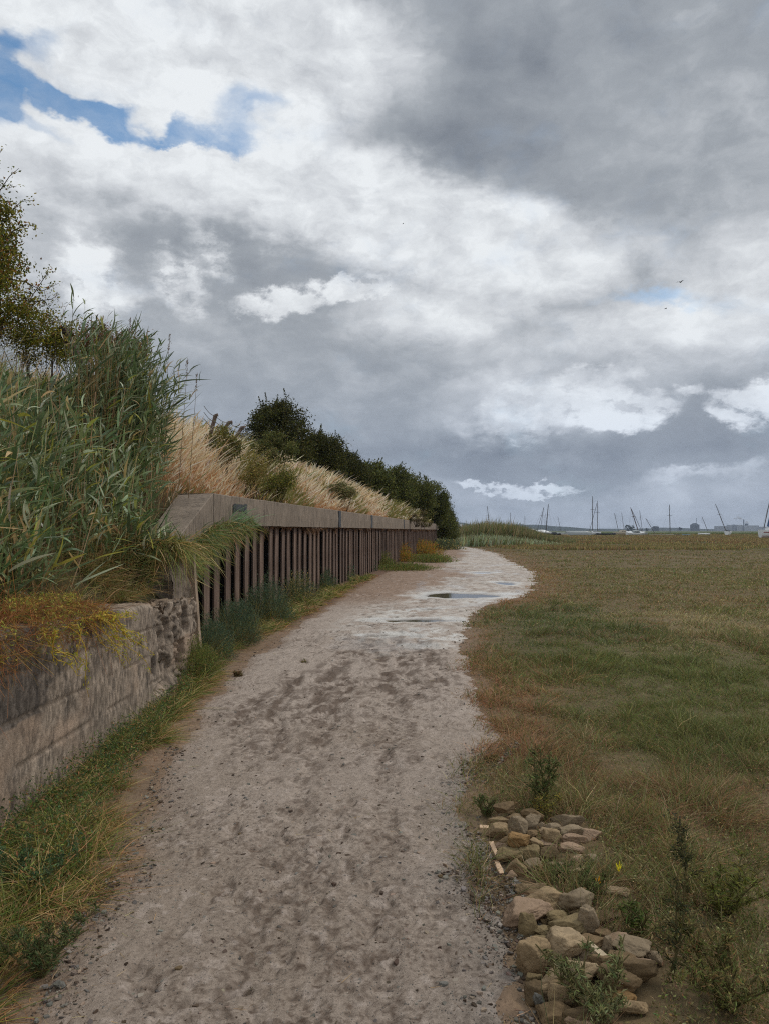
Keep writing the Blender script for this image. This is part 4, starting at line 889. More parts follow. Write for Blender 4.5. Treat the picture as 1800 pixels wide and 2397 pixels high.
def trees():
    dk = [s2l(56, 58, 26), s2l(44, 46, 24), s2l(76, 74, 34), s2l(36, 38, 22)]; dw = [4, 4, 2, 2]
    gr = [s2l(72, 76, 36), s2l(58, 62, 32), s2l(88, 88, 42), s2l(48, 52, 28)]
    def bz(X, Y): return float(bank_z(np.array([min(max(bank_foot(np.array([Y]))[0] - X, 0), 8)]), np.array([Y]))[0])
    spec = [  # px, Y, py top, half width px, label, dark
     (652, 31, 936, 66, 'largest dark windswept hawthorn, ragged top, rising over the dry grass', 1),
     (752, 36, 1010, 46, 'dark hawthorn with spiky shoots, leaning on the largest one', 1),
     (815, 40, 1060, 44, 'dark bush stepping down behind the spiky hawthorn', 1),
     (866, 46, 1084, 44, 'mid green rounded bush in the middle of the clipped hedge line', 0),
     (918, 52, 1092, 42, 'broad green bush above the far coping joints', 0),
     (966, 58, 1104, 40, 'green bush with a single taller tuft near the end of the bank', 0),
     (1004, 64, 1122, 36, 'steep shouldered green bush just before the bank ends', 0),
     (1030, 70, 1160, 30, 'last rounded bush dropping to the end of the pile wall', 0),
     (1044, 73, 1196, 20, 'small low bush under the last rounded one, down by the reeds', 0)]
    for i, (px, Y, pt, hw, lab, d) in enumerate(spec):
        X = (px - 900) / FPX * Y; zt = CAMZ + (1242 - pt) / FPX * Y; b = bz(X, Y) if Y < 66 else .6; rx = hw / FPX * Y; h = zt - b
        rx *= 1.12 if i < 7 else 1.0; bl = [(X, Y, b + h * .50, rx, 1.5, h * .47), (X - rx * .35, Y + .6, b + h * .64, rx * .55, 1.1, h * .32), (X + rx * .55, Y - .3, b + h * .33, rx * .6, 1.0, h * .34)]
        if d: bl.append((X - rx * .1, Y + .2, b + h * .80, rx * .45, .8, h * .20))
        tree('hawthorn' if d else 'bush', lab, 'tree' if d else 'bush', (X, Y, b), bl, 30000 if i < 3 else 22000, .095 if i < 3 else .13, dk if d else gr, dw, 'windswept bushes along the bank', 16, .08, .17 if d else .22, 12 if d else 5)
    # hawthorn at the left top edge, about ten metres off, green turning yellow brown
    hc = [s2l(112, 108, 40), s2l(84, 86, 36), s2l(66, 72, 34), s2l(112, 76, 44), s2l(140, 124, 48)]; hw_ = [4, 4, 3, 1.6, 1]
    def p(px, py, Y): r = ray(px, py); k = Y / r.y; return (r.x * k, Y, CAMZ + r.z * k)
    bl = [(*p(-60, 560, 10.0), .62, .6, .62), (*p(-20, 600, 9.9), .42, .5, .5), (*p(10, 690, 9.9), .42, .5, .28), (*p(-80, 700, 10), .6, .6, .5), (*p(-120, 470, 10.1), .5, .5, .5), (*p(-10, 520, 10), .22, .4, .3)]
    tw = [([p(-20, 560, 10), p(0, 445, 9.9), p(22, 412, 9.9), p(44, 393, 9.8)], .010, 46), ([p(-10, 560, 10), p(20, 500, 9.9), p(50, 470, 9.9), p(82, 468, 9.8)], .010, 80), ([p(-10, 600, 10), p(30, 540, 9.9), p(62, 525, 9.9), p(84, 530, 9.8)], .009, 60),
          ([p(10, 650, 10), p(60, 660, 9.9), p(100, 680, 9.8), p(138, 662, 9.8)], .010, 110), ([p(10, 690, 10), p(70, 700, 9.9), p(110, 640, 9.8), p(112, 630, 9.8)], .009, 80), ([p(20, 700, 10), p(80, 705, 9.9), p(120, 700, 9.8), p(138, 688, 9.8)], .009, 80),
          ([p(-30, 500, 10), p(-10, 370, 9.9), p(8, 345, 9.9)], .010, 34), ([p(-60, 480, 10), p(-14, 420, 9.9), p(14, 440, 9.9), p(40, 434, 9.8)], .008, 40), ([p(60, 720, 10), p(100, 700, 9.9), p(118, 722, 9.9), p(152, 716, 9.8)], .006, 24)]
    tree('hawthorn', 'yellowing hawthorn cut off by the photo edge high on the near bank', 'tree', (-5.7, 10.0, 3.2), bl, 24000, .046, hc, hw_, None, 34, .05, .085, 0, tw)
    # brambles along the near crest
    br = [s2l(96, 62, 46), s2l(116, 78, 50), s2l(70, 64, 40), s2l(86, 82, 42)]; bw = [3, 2, 3, 2]; yg = [s2l(132, 122, 44), s2l(98, 98, 40), s2l(72, 76, 38)]
    def low(px, py, Y, rx, rz, lab, cols, w_, n=5200, s=.036, nm='bramble', cat='bramble bush'):
        c = p(px, py, Y); bl = [(c[0], Y, c[2], rx, .45, rz), (c[0] + rx * .5, Y - .1, c[2] - rz * .3, rx * .6, .4, rz * .8), (c[0] - rx * .5, Y, c[2] - rz * .2, rx * .6, .4, rz * .9)]
        zb = bz(c[0], Y); tws = [([(c[0] + a, Y, c[2]), (c[0] + a + .1, Y, c[2] + rz * .9), (c[0] + a + .22, Y, c[2] + rz * 1.35)], .004, 18) for a in np.linspace(-rx, rx, 5)]
        tree(nm, lab, cat, (c[0], Y, zb), bl, n, s, cols, w_, None, 16, .012, .07, 0, tws)
    low(118, 800, 10.6, .42, .30, 'yellow green shrub in front of the dark leaning post', yg, [3, 3, 2])
    low(215, 800, 11.2, .50, .26, 'red brown bramble between the leaning post and the tall plumes', br, bw)
    low(285, 820, 11.0, .34, .24, 'smaller rusty bramble running into the leafy reeds', br, bw)
    low(60, 760, 10.3, .48, .30, 'dark tangled shrub under the yellowing hawthorn', hc, hw_)
    low(520, 1040, 15.0, .34, .34, 'olive bramble in the golden grass behind the reed clump', [s2l(92, 88, 44), s2l(70, 72, 40), s2l(112, 94, 52)], [3, 3, 1], 3400, .05)
    low(640, 1050, 19.5, .55, .38, 'olive green shrub on the crest in front of the largest hawthorn', [s2l(84, 84, 46), s2l(64, 68, 38)], [2, 2], 3600, .06)
    low(650, 1125, 16.5, .42, .26, 'green bramble just above the coping before the first dark joint', [s2l(90, 92, 44), s2l(112, 104, 48), s2l(66, 70, 38)], [3, 2, 2], 3800, .045)
    low(598, 1095, 14.6, .24, .30, 'narrow weedy shrub between two stands of golden grass', [s2l(94, 90, 46), s2l(112, 98, 56)], [2, 2], 2400, .04)
    low(800, 1150, 24.5, .45, .26, 'grey green bramble behind the coping near its second joint', [s2l(104, 98, 66), s2l(80, 80, 50)], [2, 2], 2600, .06)
    low(972, 1212, 41.0, .40, .42, 'small dark tuft growing in the third coping joint', [s2l(60, 52, 38), s2l(74, 66, 46)], [2, 2], 900, .07)
    low(990, 1216, 48.0, .6, .5, 'dusty green shrub spilling over the far end of the coping', [s2l(84, 84, 50), s2l(104, 92, 60)], [2, 2], 1200, .09)

def low_shrubs():
    """sea purslane and dock at the foot of the pile wall"""
    pur = [s2l(70, 84, 66), s2l(58, 72, 54), s2l(86, 98, 76), s2l(90, 88, 54)]; pw = [4, 4, 2, 1]
    dock = [s2l(122, 104, 42), s2l(150, 110, 46), s2l(104, 106, 44), s2l(136, 84, 44)]; gdn = [s2l(84, 96, 48), s2l(104, 108, 54), s2l(66, 78, 42), s2l(112, 98, 60)]
    spec = [ # px, py base, half width px, height px, colours, label
     (500, 1560, 38, 100, 0, 'near purslane shrub pressed against the broken wall end'), (470, 1600, 28, 90, 2, 'grassy green tuft in front of the near purslane shrub'),
     (560, 1520, 44, 108, 0, 'widest grey green purslane shrub, second along the pile wall'), (628, 1470, 44, 96, 0, 'rounded purslane shrub under the leaning piles'),
     (690, 1425, 40, 68, 3, 'purslane shrub mixed with yellow grass at the bend of the verge'), (742, 1395, 34, 56, 0, 'dark purslane shrub just past the yellow grass'),
     (792, 1372, 32, 44, 0, 'compact purslane shrub before the weeds turn green'), (838, 1352, 30, 38, 0, 'last bluish purslane shrub before the dock plants'),
     (880, 1344, 30, 40, 2, 'bright green weed patch beside the first dock plant'), (925, 1328, 34, 44, 1, 'yellow orange dock plants against the pile wall'),
     (978, 1314, 36, 38, 1, 'rusty orange dock plants, furthest along the wall'), (1010, 1322, 26, 20, 2, 'low green weeds at the path side of the orange docks'),
     (950, 1340, 34, 16, 2, 'flat green weeds spreading on the mud before the docks'), (1040, 1292, 22, 26, 3, 'dull green shrub at the far corner of the pile wall')]
    for (px, py, hw, hp, kind, lab) in spec:
        c = ground_at(px, py - (6 if hp < 30 else 14)); Y = c.y; rx = hw / FPX * Y * (1.35 if kind in (0, 3) else 1.5); h = hp / FPX * Y * .95; cols, w_ = ((pur, pw), (dock, [3, 3, 3, 2]), (gdn, [3, 2, 2, 2]), (pur + [s2l(150, 134, 84)], [3, 3, 2, 2, 2]))[kind]
        n = 11000 if Y < 14 else 7000 if Y < 22 else 4500; s = max(.017, .0022 * Y); g = G(); u = norm(rng.normal(size=(n, 3))); u[:, 2] = np.abs(u[:, 2])
        r = rng.uniform(.25, 1, (n, 1)) ** .45 * (.5 + .95 * fbm(u[:, 0] * 3.6 + px, u[:, 1] * 3.6, u[:, 2] * 3.6, oct=3))[:, None]; ry = max(rx * 1.0, .2 + .035 * Y)
        P = u * r * np.array([rx * 1.1, ry, h * 1.05]); P += rng.normal(0, .02, (n, 3)); P[:, :2] += rng.normal(0, 1, (n, 2)) * (.34 * rx if hp < 30 else .06 * rx); k = P[:, 2] > -.02; P = P[k]; u = u[k]; n = len(P)
        leaves(g, P, s * rng.uniform(.6, 1.35, n), jit(pick(cols, w_, n), n, .2, .06), aspect=.36, axis=norm(u + np.array([0, 0, .8]) + rng.normal(0, .5, (n, 3))))
        m = 260; a = rng.normal(size=(m, 3)); a[:, 2] = np.abs(a[:, 2]) + .6
        blades(g, rng.normal(0, .3, (m, 3)) * np.array([rx, ry, 0]), a, h * rng.uniform(.5, 1.05, m), max(.004, .0008 * Y), rng.normal(0, .2, (m, 3)), jit(s2l(84, 72, 48), m, .2), jit(s2l(110, 104, 60), m, .2), 2)
        o = g.build('low_shrub' if kind != 1 else 'dock_plants', M_LEAF); o.location = (c.x - .04, Y, 0); tag(o, lab, 'shrub' if kind != 1 else 'dock plants', 'plants at the foot of the pile wall')

def wall_plants():
    # tangled orange and yellow plant trailing over the low wall
    root = empty('trailing_plant', (-2.3, 4.7, .9)); O = np.array([-2.3, 4.7, .9]); tag(root, 'orange and yellow plant trailing over the top of the low concrete wall', 'plant')
    g = G(); n = 7500; Y = 3.1 + 2.4 * rng.beta(1.2, 1.25, n); up = rng.random(n); X = -2.62 + .62 * up ** .7
    lump = fbm(Y * 3, X * 3, oct=3); over = np.where(X > -2.1, rng.random(n) * .22 * (1 - sstep(4.9, 5.6, Y)), 0); Z = .98 + .03 * (5.2 - Y) + lump * .20 * (1 - sstep(5.0, 5.6, Y)) - over
    D = rng.normal(0, .7, (n, 3)) + np.array([.15, 0, .05]); b = rng.normal(0, .7, (n, 3)) + np.array([0, 0, -.3])
    c = jit(pick([s2l(152, 100, 58), s2l(132, 82, 50), s2l(160, 132, 66), s2l(104, 76, 52), s2l(96, 98, 52)], [4, 3, 3, 3, 2], n), n, .18)
    blades(g, np.stack([X, Y, Z], -1) - O, D, rng.uniform(.03, .11, n), .0034, b * 1.5, c * .85, c * 1.1, 4, 'stem'); g.build('orange_stems', M_STRAW, root)
    g = G(); n = 5200; Y = 3.3 + 2.35 * rng.beta(1.7, 1.1, n); X = -2.55 + .56 * rng.random(n) ** .6; sel = fbm(Y * 2.4 + 3, X * 2, oct=3) > .44; X, Y = X[sel], Y[sel]; n = len(X)
    Z = 1.01 + .03 * (5.2 - Y) + .16 * rng.random(n) * (1 - sstep(5.0, 5.7, Y)) - np.where(X > -2.1, rng.random(n) * .2, 0)
    leaves(g, np.stack([X, Y, Z], -1) - O, rng.uniform(.018, .034, n), jit(pick([s2l(132, 126, 56), s2l(104, 108, 50), s2l(150, 136, 66)], [3, 3, 2], n), n, .18), aspect=.3)
    for (y0, x0, dy, dz, k) in [(5.05, -2.03, 1.05, -.42, 4), (5.0, -2.03, .8, -.30, 3), (4.9, -2.04, .75, -.5, 3), (5.2, -2.06, .7, -.12, 3), (4.6, -2.0, .3, -.5, 2), (5.1, -2.02, 1.2, -.55, 3), (4.3, -2.0, .3, -.35, 3)]:
        for q in range(k):
            t = np.linspace(0, 1, 9); ph = rng.uniform(0, 6); pts = np.stack([x0 + .05 * t + .03 * np.sin(5 * t + ph), y0 + dy * t * rng.uniform(.7, 1.1) + .05 * np.sin(7 * t + ph), 1.0 + dz * t ** 1.3 * rng.uniform(.7, 1.1) + .02 * np.sin(9 * t)], -1) - O
            tube(g, pts, np.linspace(.004, .0016, 9), np.array(s2l(164, 140, 62)), 5)
            m = 46; j = rng.random(m) * 7.9; i = j.astype(int); P = pts[i] + (pts[i + 1] - pts[i]) * (j - i)[:, None] + rng.normal(0, .014, (m, 3)); leaves(g, P, rng.uniform(.02, .035, m), jit(pick([s2l(158, 146, 52), s2l(128, 130, 54)], [2, 2], m), m, .16), aspect=.28)
    g.build('yellow_shoots', M_LEAF, root)
    # mossy grass creeping over the end of the low wall and the step up to the coping
    g = G(); n = 4200; Y = rng.uniform(6.6, 8.5, n); X = rng.uniform(-3.0, -2.36, n) ; Z = np.where(Y > 7.85, 1.36, bank_z(np.maximum(bank_foot(Y) - X, 0), Y) + .02 + .4 * sstep(7.2, 7.9, Y)); c = jit(pick([s2l(92, 88, 48), s2l(76, 84, 46), s2l(120, 94, 60), s2l(130, 112, 80)], [3, 3, 2, 2], n), n, .2)
    blades(g, np.stack([X, Y, Z], -1), np.stack([rng.normal(.3, .5, n), rng.normal(-.2, .4, n), rng.uniform(.2, 1, n)], -1), rng.uniform(.05, .2, n), .008, np.stack([rng.normal(.3, .5, n), rng.normal(0, .3, n), rng.normal(-.5, .3, n)], -1), c * .85, c * 1.1, 3)
    tag(g.build('grass_cushion', M_GRASS), 'yellow green grass cushion on top of the broken wall end', 'grass tuft')
    g = G(); n = 2400; X = rng.uniform(-2.95, -2.22, n); Y = rng.uniform(7.82, 8.45, n); c = jit(pick([s2l(96, 98, 50), s2l(78, 86, 48), s2l(128, 104, 62), s2l(140, 122, 88)], [3, 3, 2, 2], n), n, .2)
    blades(g, np.stack([X, Y, 1.38 + .08 * rng.random(n)], -1), np.stack([rng.normal(.25, .5, n), rng.normal(-.5, .5, n), rng.uniform(.1, 1, n)], -1), rng.uniform(.10, .34, n), .010, np.stack([rng.normal(.2, .4, n), rng.normal(-.3, .3, n), rng.normal(-1.0, .5, n)], -1), c * .85, c * 1.1, 4, 'leaf')
    reed_mesh(g, rng.uniform(-3.0, -2.4, 46), rng.uniform(7.7, 8.3, 46), np.full(46, 1.2), rng.uniform(.25, .6, 46), (4, 7), .95, (.016, .03), (.18, .32), .1)
    tag(g.build('grass_cushion', M_GRASS), 'leafy grass and short reeds spilling over the step up to the sloping coping', 'grass tuft')
    # drooping grass hanging from below the sloping coping
    for (lab, Y0, Y1, xo, z0, z1, n, L) in [('long green grass drooping over the first steel piles below the coping', 9.6, 12.9, .0, 1.46, 1.72, 1500, .26), ('yellow tinged grass hanging from the foot of the sloping coping', 8.4, 9.8, -.05, 1.15, 1.42, 1300, .26)]:
        g = G(); t = rng.random(n); Y = lerp(Y0, Y1, t); xx = np.where(Y < 11.3, np.interp(Y, [8.5, 11.3], [-2.43, -2.64]), wall_x(Y)) + xo; lump = fbm(Y * 3, Y * 0, oct=2)
        P = np.stack([xx + rng.normal(.03, .06, n), Y, lerp(z0, z1, t) + rng.normal(0, .05, n) + .1 * (lump - .5)], -1)
        c = jit(pick([s2l(78, 90, 48), s2l(104, 100, 54), s2l(70, 84, 54), s2l(124, 100, 66), s2l(140, 120, 88)], [4, 3, 3, 2, 1], n), n, .18)
        D = np.stack([rng.uniform(-.1, 1, n), rng.normal(.1, .8, n), rng.normal(.3, .5, n)], -1); b = np.stack([rng.normal(.1, .4, n), rng.normal(0, .4, n), -rng.uniform(.2, 1.4, n)], -1)
        blades(g, P, D, L * rng.uniform(.5, 1.25, n), .011, b, c * .9, c * 1.1, 4, 'leaf'); o = g.build('hanging_grass', M_GRASS); tag(o, lab, 'grass tuft')
    g = G(); n = 130; Y = np.clip(rng.normal(12.4, .3, n), 11.8, 13); P = np.stack([wall_x(Y) + .03, Y, rng.normal(1.66, .08, n)], -1); c = jit(s2l(104, 124, 92), n, .15)
    blades(g, P, np.stack([rng.normal(.35, .25, n), rng.normal(-.1, .5, n), np.ones(n)], -1), rng.uniform(.2, .42, n), .014, np.stack([rng.normal(.3, .3, n), rng.normal(0, .3, n), rng.normal(-.3, .2, n)], -1), c, c * 1.1, 4, 'leaf'); tag(g.build('reed_shoots', M_REED), 'upright blue green reed shoots against the coping by the dark daub', 'reed shoots')

def weed(name, label, cat, base, H, n, cols, lean=(.05, 0), spread=.14, size=.03, branch=10, nl=420, tipcol=None):
    root = empty(name, base); tag(root, label, cat); g = G(); gl = G(); st = np.array(s2l(92, 84, 54))
    for s in range(n):
        a = np.clip(rng.normal(0, spread, 2), -1.3 * spread, 1.3 * spread) * min(1, H / .2); h = H * rng.uniform(.7, 1.0); t = np.linspace(0, 1, 7); pts = np.stack([(a[0] + lean[0]) * t ** 1.2 + .02 * np.sin(4 * t + s), (a[1] + lean[1]) * t, h * t], -1); tube(g, pts, np.linspace(.005, .002, 7), st, 5)
        for b in range(branch):
            u = rng.uniform(.25, .98); i = int(u * 6); p = pts[i]; d = norm(np.array([rng.normal(0, 1), rng.normal(0, 1), rng.uniform(.4, 1.2)])); L = H * .26 * (1.15 - u) + .02; q = p + d * L; tube(g, [p, (p + q) / 2 + [0, 0, .01], q], [.0025, .002, .001], st, 4)
            m = max(nl // (n * branch), 3); f = rng.random(m)[:, None]; P = p + (q - p) * f + rng.normal(0, .008, (m, 3)); leaves(gl, P, size * rng.uniform(.6, 1.2, m), jit(pick(cols, [1] * len(cols), m), m, .2), aspect=.22, axis=norm(d + rng.normal(0, .6, (m, 3))))
        if tipcol is not None:
            m = 26; P = pts[-1] + rng.normal(0, .018, (m, 3)); leaves(gl, P, size * .6, jit(tipcol, m, .2), aspect=.5)
    g.build('stem', M_BARK, root); gl.build('leaves', M_LEAF, root)
def weeds():
    gw = [s2l(78, 88, 50), s2l(92, 98, 58), s2l(66, 74, 44)]; dk = [s2l(58, 62, 40), s2l(48, 50, 34), s2l(76, 76, 48)]; pal = [s2l(90, 94, 62), s2l(106, 106, 72)]
    def W(px, py, *a, **k): c = ground_at(px, py); return (c.x, c.y, float(marsh_z(np.array([c.x]), np.array([c.y]))[0]))
    weed('leafy_weed', 'upright feathery green weed growing at the far end of the stones', 'weed', W(1262, 1905), .42, 5, gw, (.0, .0), .07, .030, 12, 900, None)
    weed('leafy_weed', 'yellowing short weed at the foot of the upright feathery one', 'weed', W(1275, 1925), .17, 6, [s2l(130, 120, 58), s2l(104, 100, 56)], (0, 0), .07, .024, 8, 420)
    weed('leafy_weed', 'low green weed on the path edge before the first peaked stone', 'weed', W(1140, 1915), .12, 7, gw, (0, 0), .08, .022, 6, 420)
    weed('tall_weed', 'dark tall weed with clustered buds standing right of the stones', 'weed', W(1562, 2300), .48, 2, dk, (.05, .02), .03, .026, 11, 300, np.array(s2l(84, 78, 48)))
    weed('tall_weed', 'thin branching dark weed with a budded head, behind the tall one', 'weed', W(1600, 2120), .36, 2, dk, (.0, .05), .05, .028, 9, 300, np.array(s2l(58, 56, 40)))
    weed('leafy_weed', 'bushy grey green weed growing over the lowest stones', 'weed', W(1392, 2390), .19, 12, pal, (0, 0), .16, .026, 9, 1500)
    weed('leafy_weed', 'green weed creeping between the two heaps of stones', 'weed', W(1300, 2060), .05, 14, [s2l(92, 104, 62), s2l(76, 88, 52)], (.03, 0), .17, .018, 6, 1300)
    weed('leafy_weed', 'fresh green weed beyond the flat stones with one yellow leaf beside it', 'weed', W(1378, 2110), .13, 9, [s2l(84, 92, 54), s2l(72, 80, 46)], (.04, .03), .12, .02, 7, 800)
    weed('leafy_weed', 'broad bright green weed behind the right end of the stones', 'weed', W(1500, 2190), .15, 6, [s2l(80, 92, 46), s2l(66, 76, 40)], (-.03, 0), .08, .03, 6, 320)
    weed('leafy_weed', 'thick green weed in the bottom right corner of the turf', 'weed', W(1700, 2360), .26, 10, [s2l(82, 86, 48), s2l(100, 100, 58), s2l(110, 92, 62)], (.02, 0), .2, .026, 12, 2200)
    weed('leafy_weed', 'yellow green tufty weed half way up the right edge of the stones', 'weed', W(1690, 2150), .24, 9, [s2l(102, 102, 50), s2l(84, 88, 48)], (.02, 0), .14, .026, 12, 1700)
    weed('leafy_weed', 'dark leafy weed in the verge near the bottom left corner', 'weed', W(90, 2290), .22, 10, [s2l(74, 84, 50), s2l(60, 70, 44)], (.02, 0), .12, .024, 9, 1300)
    weed('leafy_weed', 'grey green leafy weed in the verge beneath the dark wall patch', 'weed', W(40, 2080), .20, 10, [s2l(72, 92, 62), s2l(58, 78, 52)], (.05, 0), .2, .028, 9, 1200)
    weed('grass_tuft', 'small lone grass tuft growing out of the bare path', 'grass tuft', W(702, 1548), .07, 16, [s2l(92, 92, 50), s2l(112, 98, 60)], (0, 0), .16, .04, 5, 500)
    weed('leafy_weed', 'dry brown weed clod at the foot of the near purslane shrub', 'weed', W(556, 1586), .06, 14, [s2l(104, 84, 60), s2l(84, 74, 50)], (0, 0), .16, .035, 6, 700)
    weed('grass_tuft', 'rusty tuft on the mud just beyond the feathery weed', 'grass tuft', W(1150, 1790), .05, 12, [s2l(120, 90, 58), s2l(100, 82, 56)], (0, 0), .1, .025, 5, 400)
    # small things lying in the turf
    for (px, py, c, lab, sz) in [(1448, 2042, s2l(214, 200, 50), 'upright yellow leaf in the turf right of the stones', .055), (1400, 2078, s2l(226, 160, 40), 'orange forked leaf caught in the weeds behind the lumpy stone', .05)]:
        p0 = ground_at(px, py, .05); g = G(); blades(g, np.zeros((3, 3)), np.array([[.1, 0, 1.], [.4, .1, 1], [-.25, .1, .9]]), np.array([sz, sz * .7, sz * .8]), .009, np.zeros((3, 3)), jit(c, 3, .04, .02), None, 3, 'leaf', norm(np.array([[1., .2, 0], [1, .1, 0], [1, 0, .1]])))
        o = g.build('fallen_leaf', M_LEAF); o.location = p0; tag(o, lab, 'leaf')

# ---------------------------------------------------------------- stones
def _ico(sub):
    bm = bmesh.new(); bmesh.ops.create_icosphere(bm, subdivisions=sub, radius=1.0); V = np.array([v.co[:] for v in bm.verts]); F = np.array([[v.index for v in f.verts] for f in bm.faces]); bm.free(); return V, F
ICO4 = _ico(5); ICO2 = _ico(2)
def mat_stone():
    m = bpy.data.materials.new('sandstone'); m.use_nodes = True; T = NT(m.node_tree); ob = T.n('ShaderNodeTexCoord').outputs['Object']; oi = T.n('ShaderNodeObjectInfo')
    v = T.vm('ADD', ob, T.n('ShaderNodeCombineXYZ', {0: T.m('MULTIPLY', oi.outputs['Random'], 40.0)}).outputs[0])
    c = T.n('ShaderNodeAttribute', attribute_name='Col').outputs['Color']
    c = T.mix(1.0, c, T.ramp(T.noise(v, 14, 8, .65), [(.28, (.60, .58, .54)), (.5, (1, 1, 1)), (.72, (1.3, 1.28, 1.25))]), 'MULTIPLY')
    c = T.mix(T.rng(T.noise(v, 7, 6, .6), .54, .70, 0, .55), c, s2l(88, 74, 52))
    c = T.mix(T.rng(T.noise(v, 90, 5, .8), .54, .68, 0, .6), c, s2l(64, 55, 45))
    h = T.m('ADD', T.noise(v, 45, 8, .75), T.m('MULTIPLY', T.noise(v, 190, 3, .7), .4))
    p = T.n('ShaderNodeBsdfPrincipled', {'Base Color': c, 'Roughness': .9, 'Specular IOR Level': .2, 'Normal': T.bump(h, .9, .006)}); T.n('ShaderNodeOutputMaterial', {'Surface': p.outputs[0]}); return m
M_STONE = mat_stone()
def rock_mesh(seed, w, d, h, col, peak=0.0, round_=0.5):
    r = np.random.default_rng(seed); V, F = ICO4; V = norm(V); K = 10; n = norm(r.normal(size=(K, 3)) * np.array([1, 1, .9])); k = r.uniform(.52, .92, K)
    n = np.concatenate([n, [[0, 0, 1], [0, 0, -1]]]); k = np.concatenate([k, [.72 if peak == 0 else 1.0, .7]])
    dots = np.maximum(V @ n.T, 1e-3); dist = k[None, :] / dots; p = 46 * (1.25 - round_ * .8)
    rad = (np.sum((1 / dist) ** p, 1)) ** (-1 / p); rad = np.minimum(rad, 1.15)
    q = V * 1.5 + seed; nz = fbm(q[:, 0], q[:, 1], q[:, 2], oct=3) - .5; nz2 = fbm(q[:, 0] * 3.4, q[:, 1] * 3.4, q[:, 2] * 3.4, oct=3) - .5; nz3 = fbm(q[:, 0] * 14, q[:, 1] * 14, q[:, 2] * 14, oct=3) - .5
    P = V * (rad * (1 + .30 * nz + .13 * nz2 + .05 * nz3 - .05 * sstep(.56, .66, fbm(q[:, 0] * 2.2 + 50, q[:, 1] * 2.2, q[:, 2] * 6, oct=4))))[:, None]
    if peak: P[:, 2] += peak * np.clip(1 - np.hypot(P[:, 0] - .2, P[:, 1]) * 1.1, 0, 1)
    lo, hi = P.min(0), P.max(0); P = (P - (lo + hi) / 2) / (hi - lo) * np.array([w, d, h]); P[:, 2] += h / 2
    return raw_mesh('stone', P, F, np.broadcast_to(np.array(col), (len(P), 3)), M_STONE, smooth=True)
ST = dict(t=s2l(148, 127, 98), p=s2l(162, 142, 114), g=s2l(140, 124, 102), b=s2l(124, 104, 78), d=s2l(102, 86, 64), o=s2l(146, 116, 78), k=s2l(158, 134, 112), s=s2l(116, 114, 108), v=s2l(130, 114, 84))
# crop A: origin (1100,1850) scale .1806; crop B: origin (1150,2050) scale .2709:  x, y, w, h, colour, lift(m), label
RA = [
 (430, 215, 265, 190, 'b', .05, 'peaked dark brown stone at the far tip of the heap'), (240, 235, 190, 130, 'p', .0, 'pale stone sunk in grass left of the peaked dark one'),
 (395, 340, 180, 92, 't', .02, 'small pale block below the peaked dark stone'), (600, 320, 230, 120, 't', .03, 'tan stone with a scooped top between the peaked stone and the weed'),
 (810, 310, 270, 180, 'b', .03, 'brown shaded stone under the feathery weed'), (390, 410, 330, 80, 't', .0, 'long flat stone lying across the path edge of the far heap'),
 (375, 535, 285, 215, 't', .0, 'big rounded stone beside the broken timber edging'), (620, 465, 230, 255, 'g', .07, 'tall oval grey stone in the middle of the far heap'),
 (805, 440, 190, 225, 'g', .05, 'round shouldered stone leaning on the tall oval one'), (790, 565, 155, 135, 'b', .04, 'small brown stone wedged below the round shouldered one'),
 (490, 630, 225, 125, 'b', .01, 'low brown stone between the big rounded stone and the banded one'), (635, 655, 260, 210, 'o', .06, 'banded orange brown block with a flat broken face'),
 (850, 690, 230, 165, 't', .03, 'flat tan stone right of the banded orange block'), (1050, 590, 225, 190, 't', .04, 'large smooth tan stone near the centre right of the far heap'),
 (985, 500, 190, 100, 'p', .04, 'pale curved stone behind the large smooth tan one'), (1080, 455, 240, 95, 'g', .02, 'long grey stone at the back of the far heap'),
 (1315, 525, 315, 185, 'g', .01, 'big stone with one dark triangular face at the right of the far heap'), (1270, 405, 400, 70, 'g', .0, 'long thin slab lying behind the stone with the dark face'),
 (990, 665, 235, 115, 'k', .02, 'pinkish elongated stone under the large smooth tan one'), (1300, 715, 295, 145, 'k', .0, 'half buried pinkish stone on the turf side of the far heap'),
 (1345, 625, 325, 95, 'k', .0, 'low wide stone just below the one with the dark face'), (395, 705, 160, 110, 'k', .0, 'small pinkish stone against the timber edging'),
 (510, 815, 350, 190, 'v', .02, 'wide wedge shaped stone along the near side of the far heap'), (780, 830, 250, 220, 'v', .01, 'stepped olive stone in the hollow beside the wide wedge'),
 (1015, 835, 290, 235, 'd', .01, 'dark squarish stone with a shadowed front'), (600, 985, 245, 230, 't', .0, 'pointed stone leaning at the near corner of the far heap'),
 (540, 1070, 145, 125, 'k', .0, 'small round stone below the pointed one'), (825, 975, 225, 185, 'g', .0, 'grey tan stone with grass over its right side'),
 (1130, 965, 250, 90, 'g', .0, 'low slab in the grass below the dark squarish stone'), (1400, 1030, 270, 150, 'p', .0, 'pale flat stone overgrown with weeds, off the near end of the far heap'),
 (1560, 880, 170, 135, 'g', .0, 'lone grey stone in the turf to the right of the heap'), (1560, 560, 220, 150, 'k', .0, 'faded pink stone under dead grass beyond the dark faced stone'),
 (1390, 860, 150, 90, 'k', .0, 'small pink stone under straw near the lone grey one'), (790, 1245, 370, 190, 't', .0, 'flat topped stone starting the near heap just past the green weeds'),
 (1030, 1300, 230, 150, 'd', .0, 'dark stone in the weeds behind the start of the near heap'), (920, 425, 80, 60, 'g', .03, 'smallest grey stone peeping out behind the round shouldered one'),
]
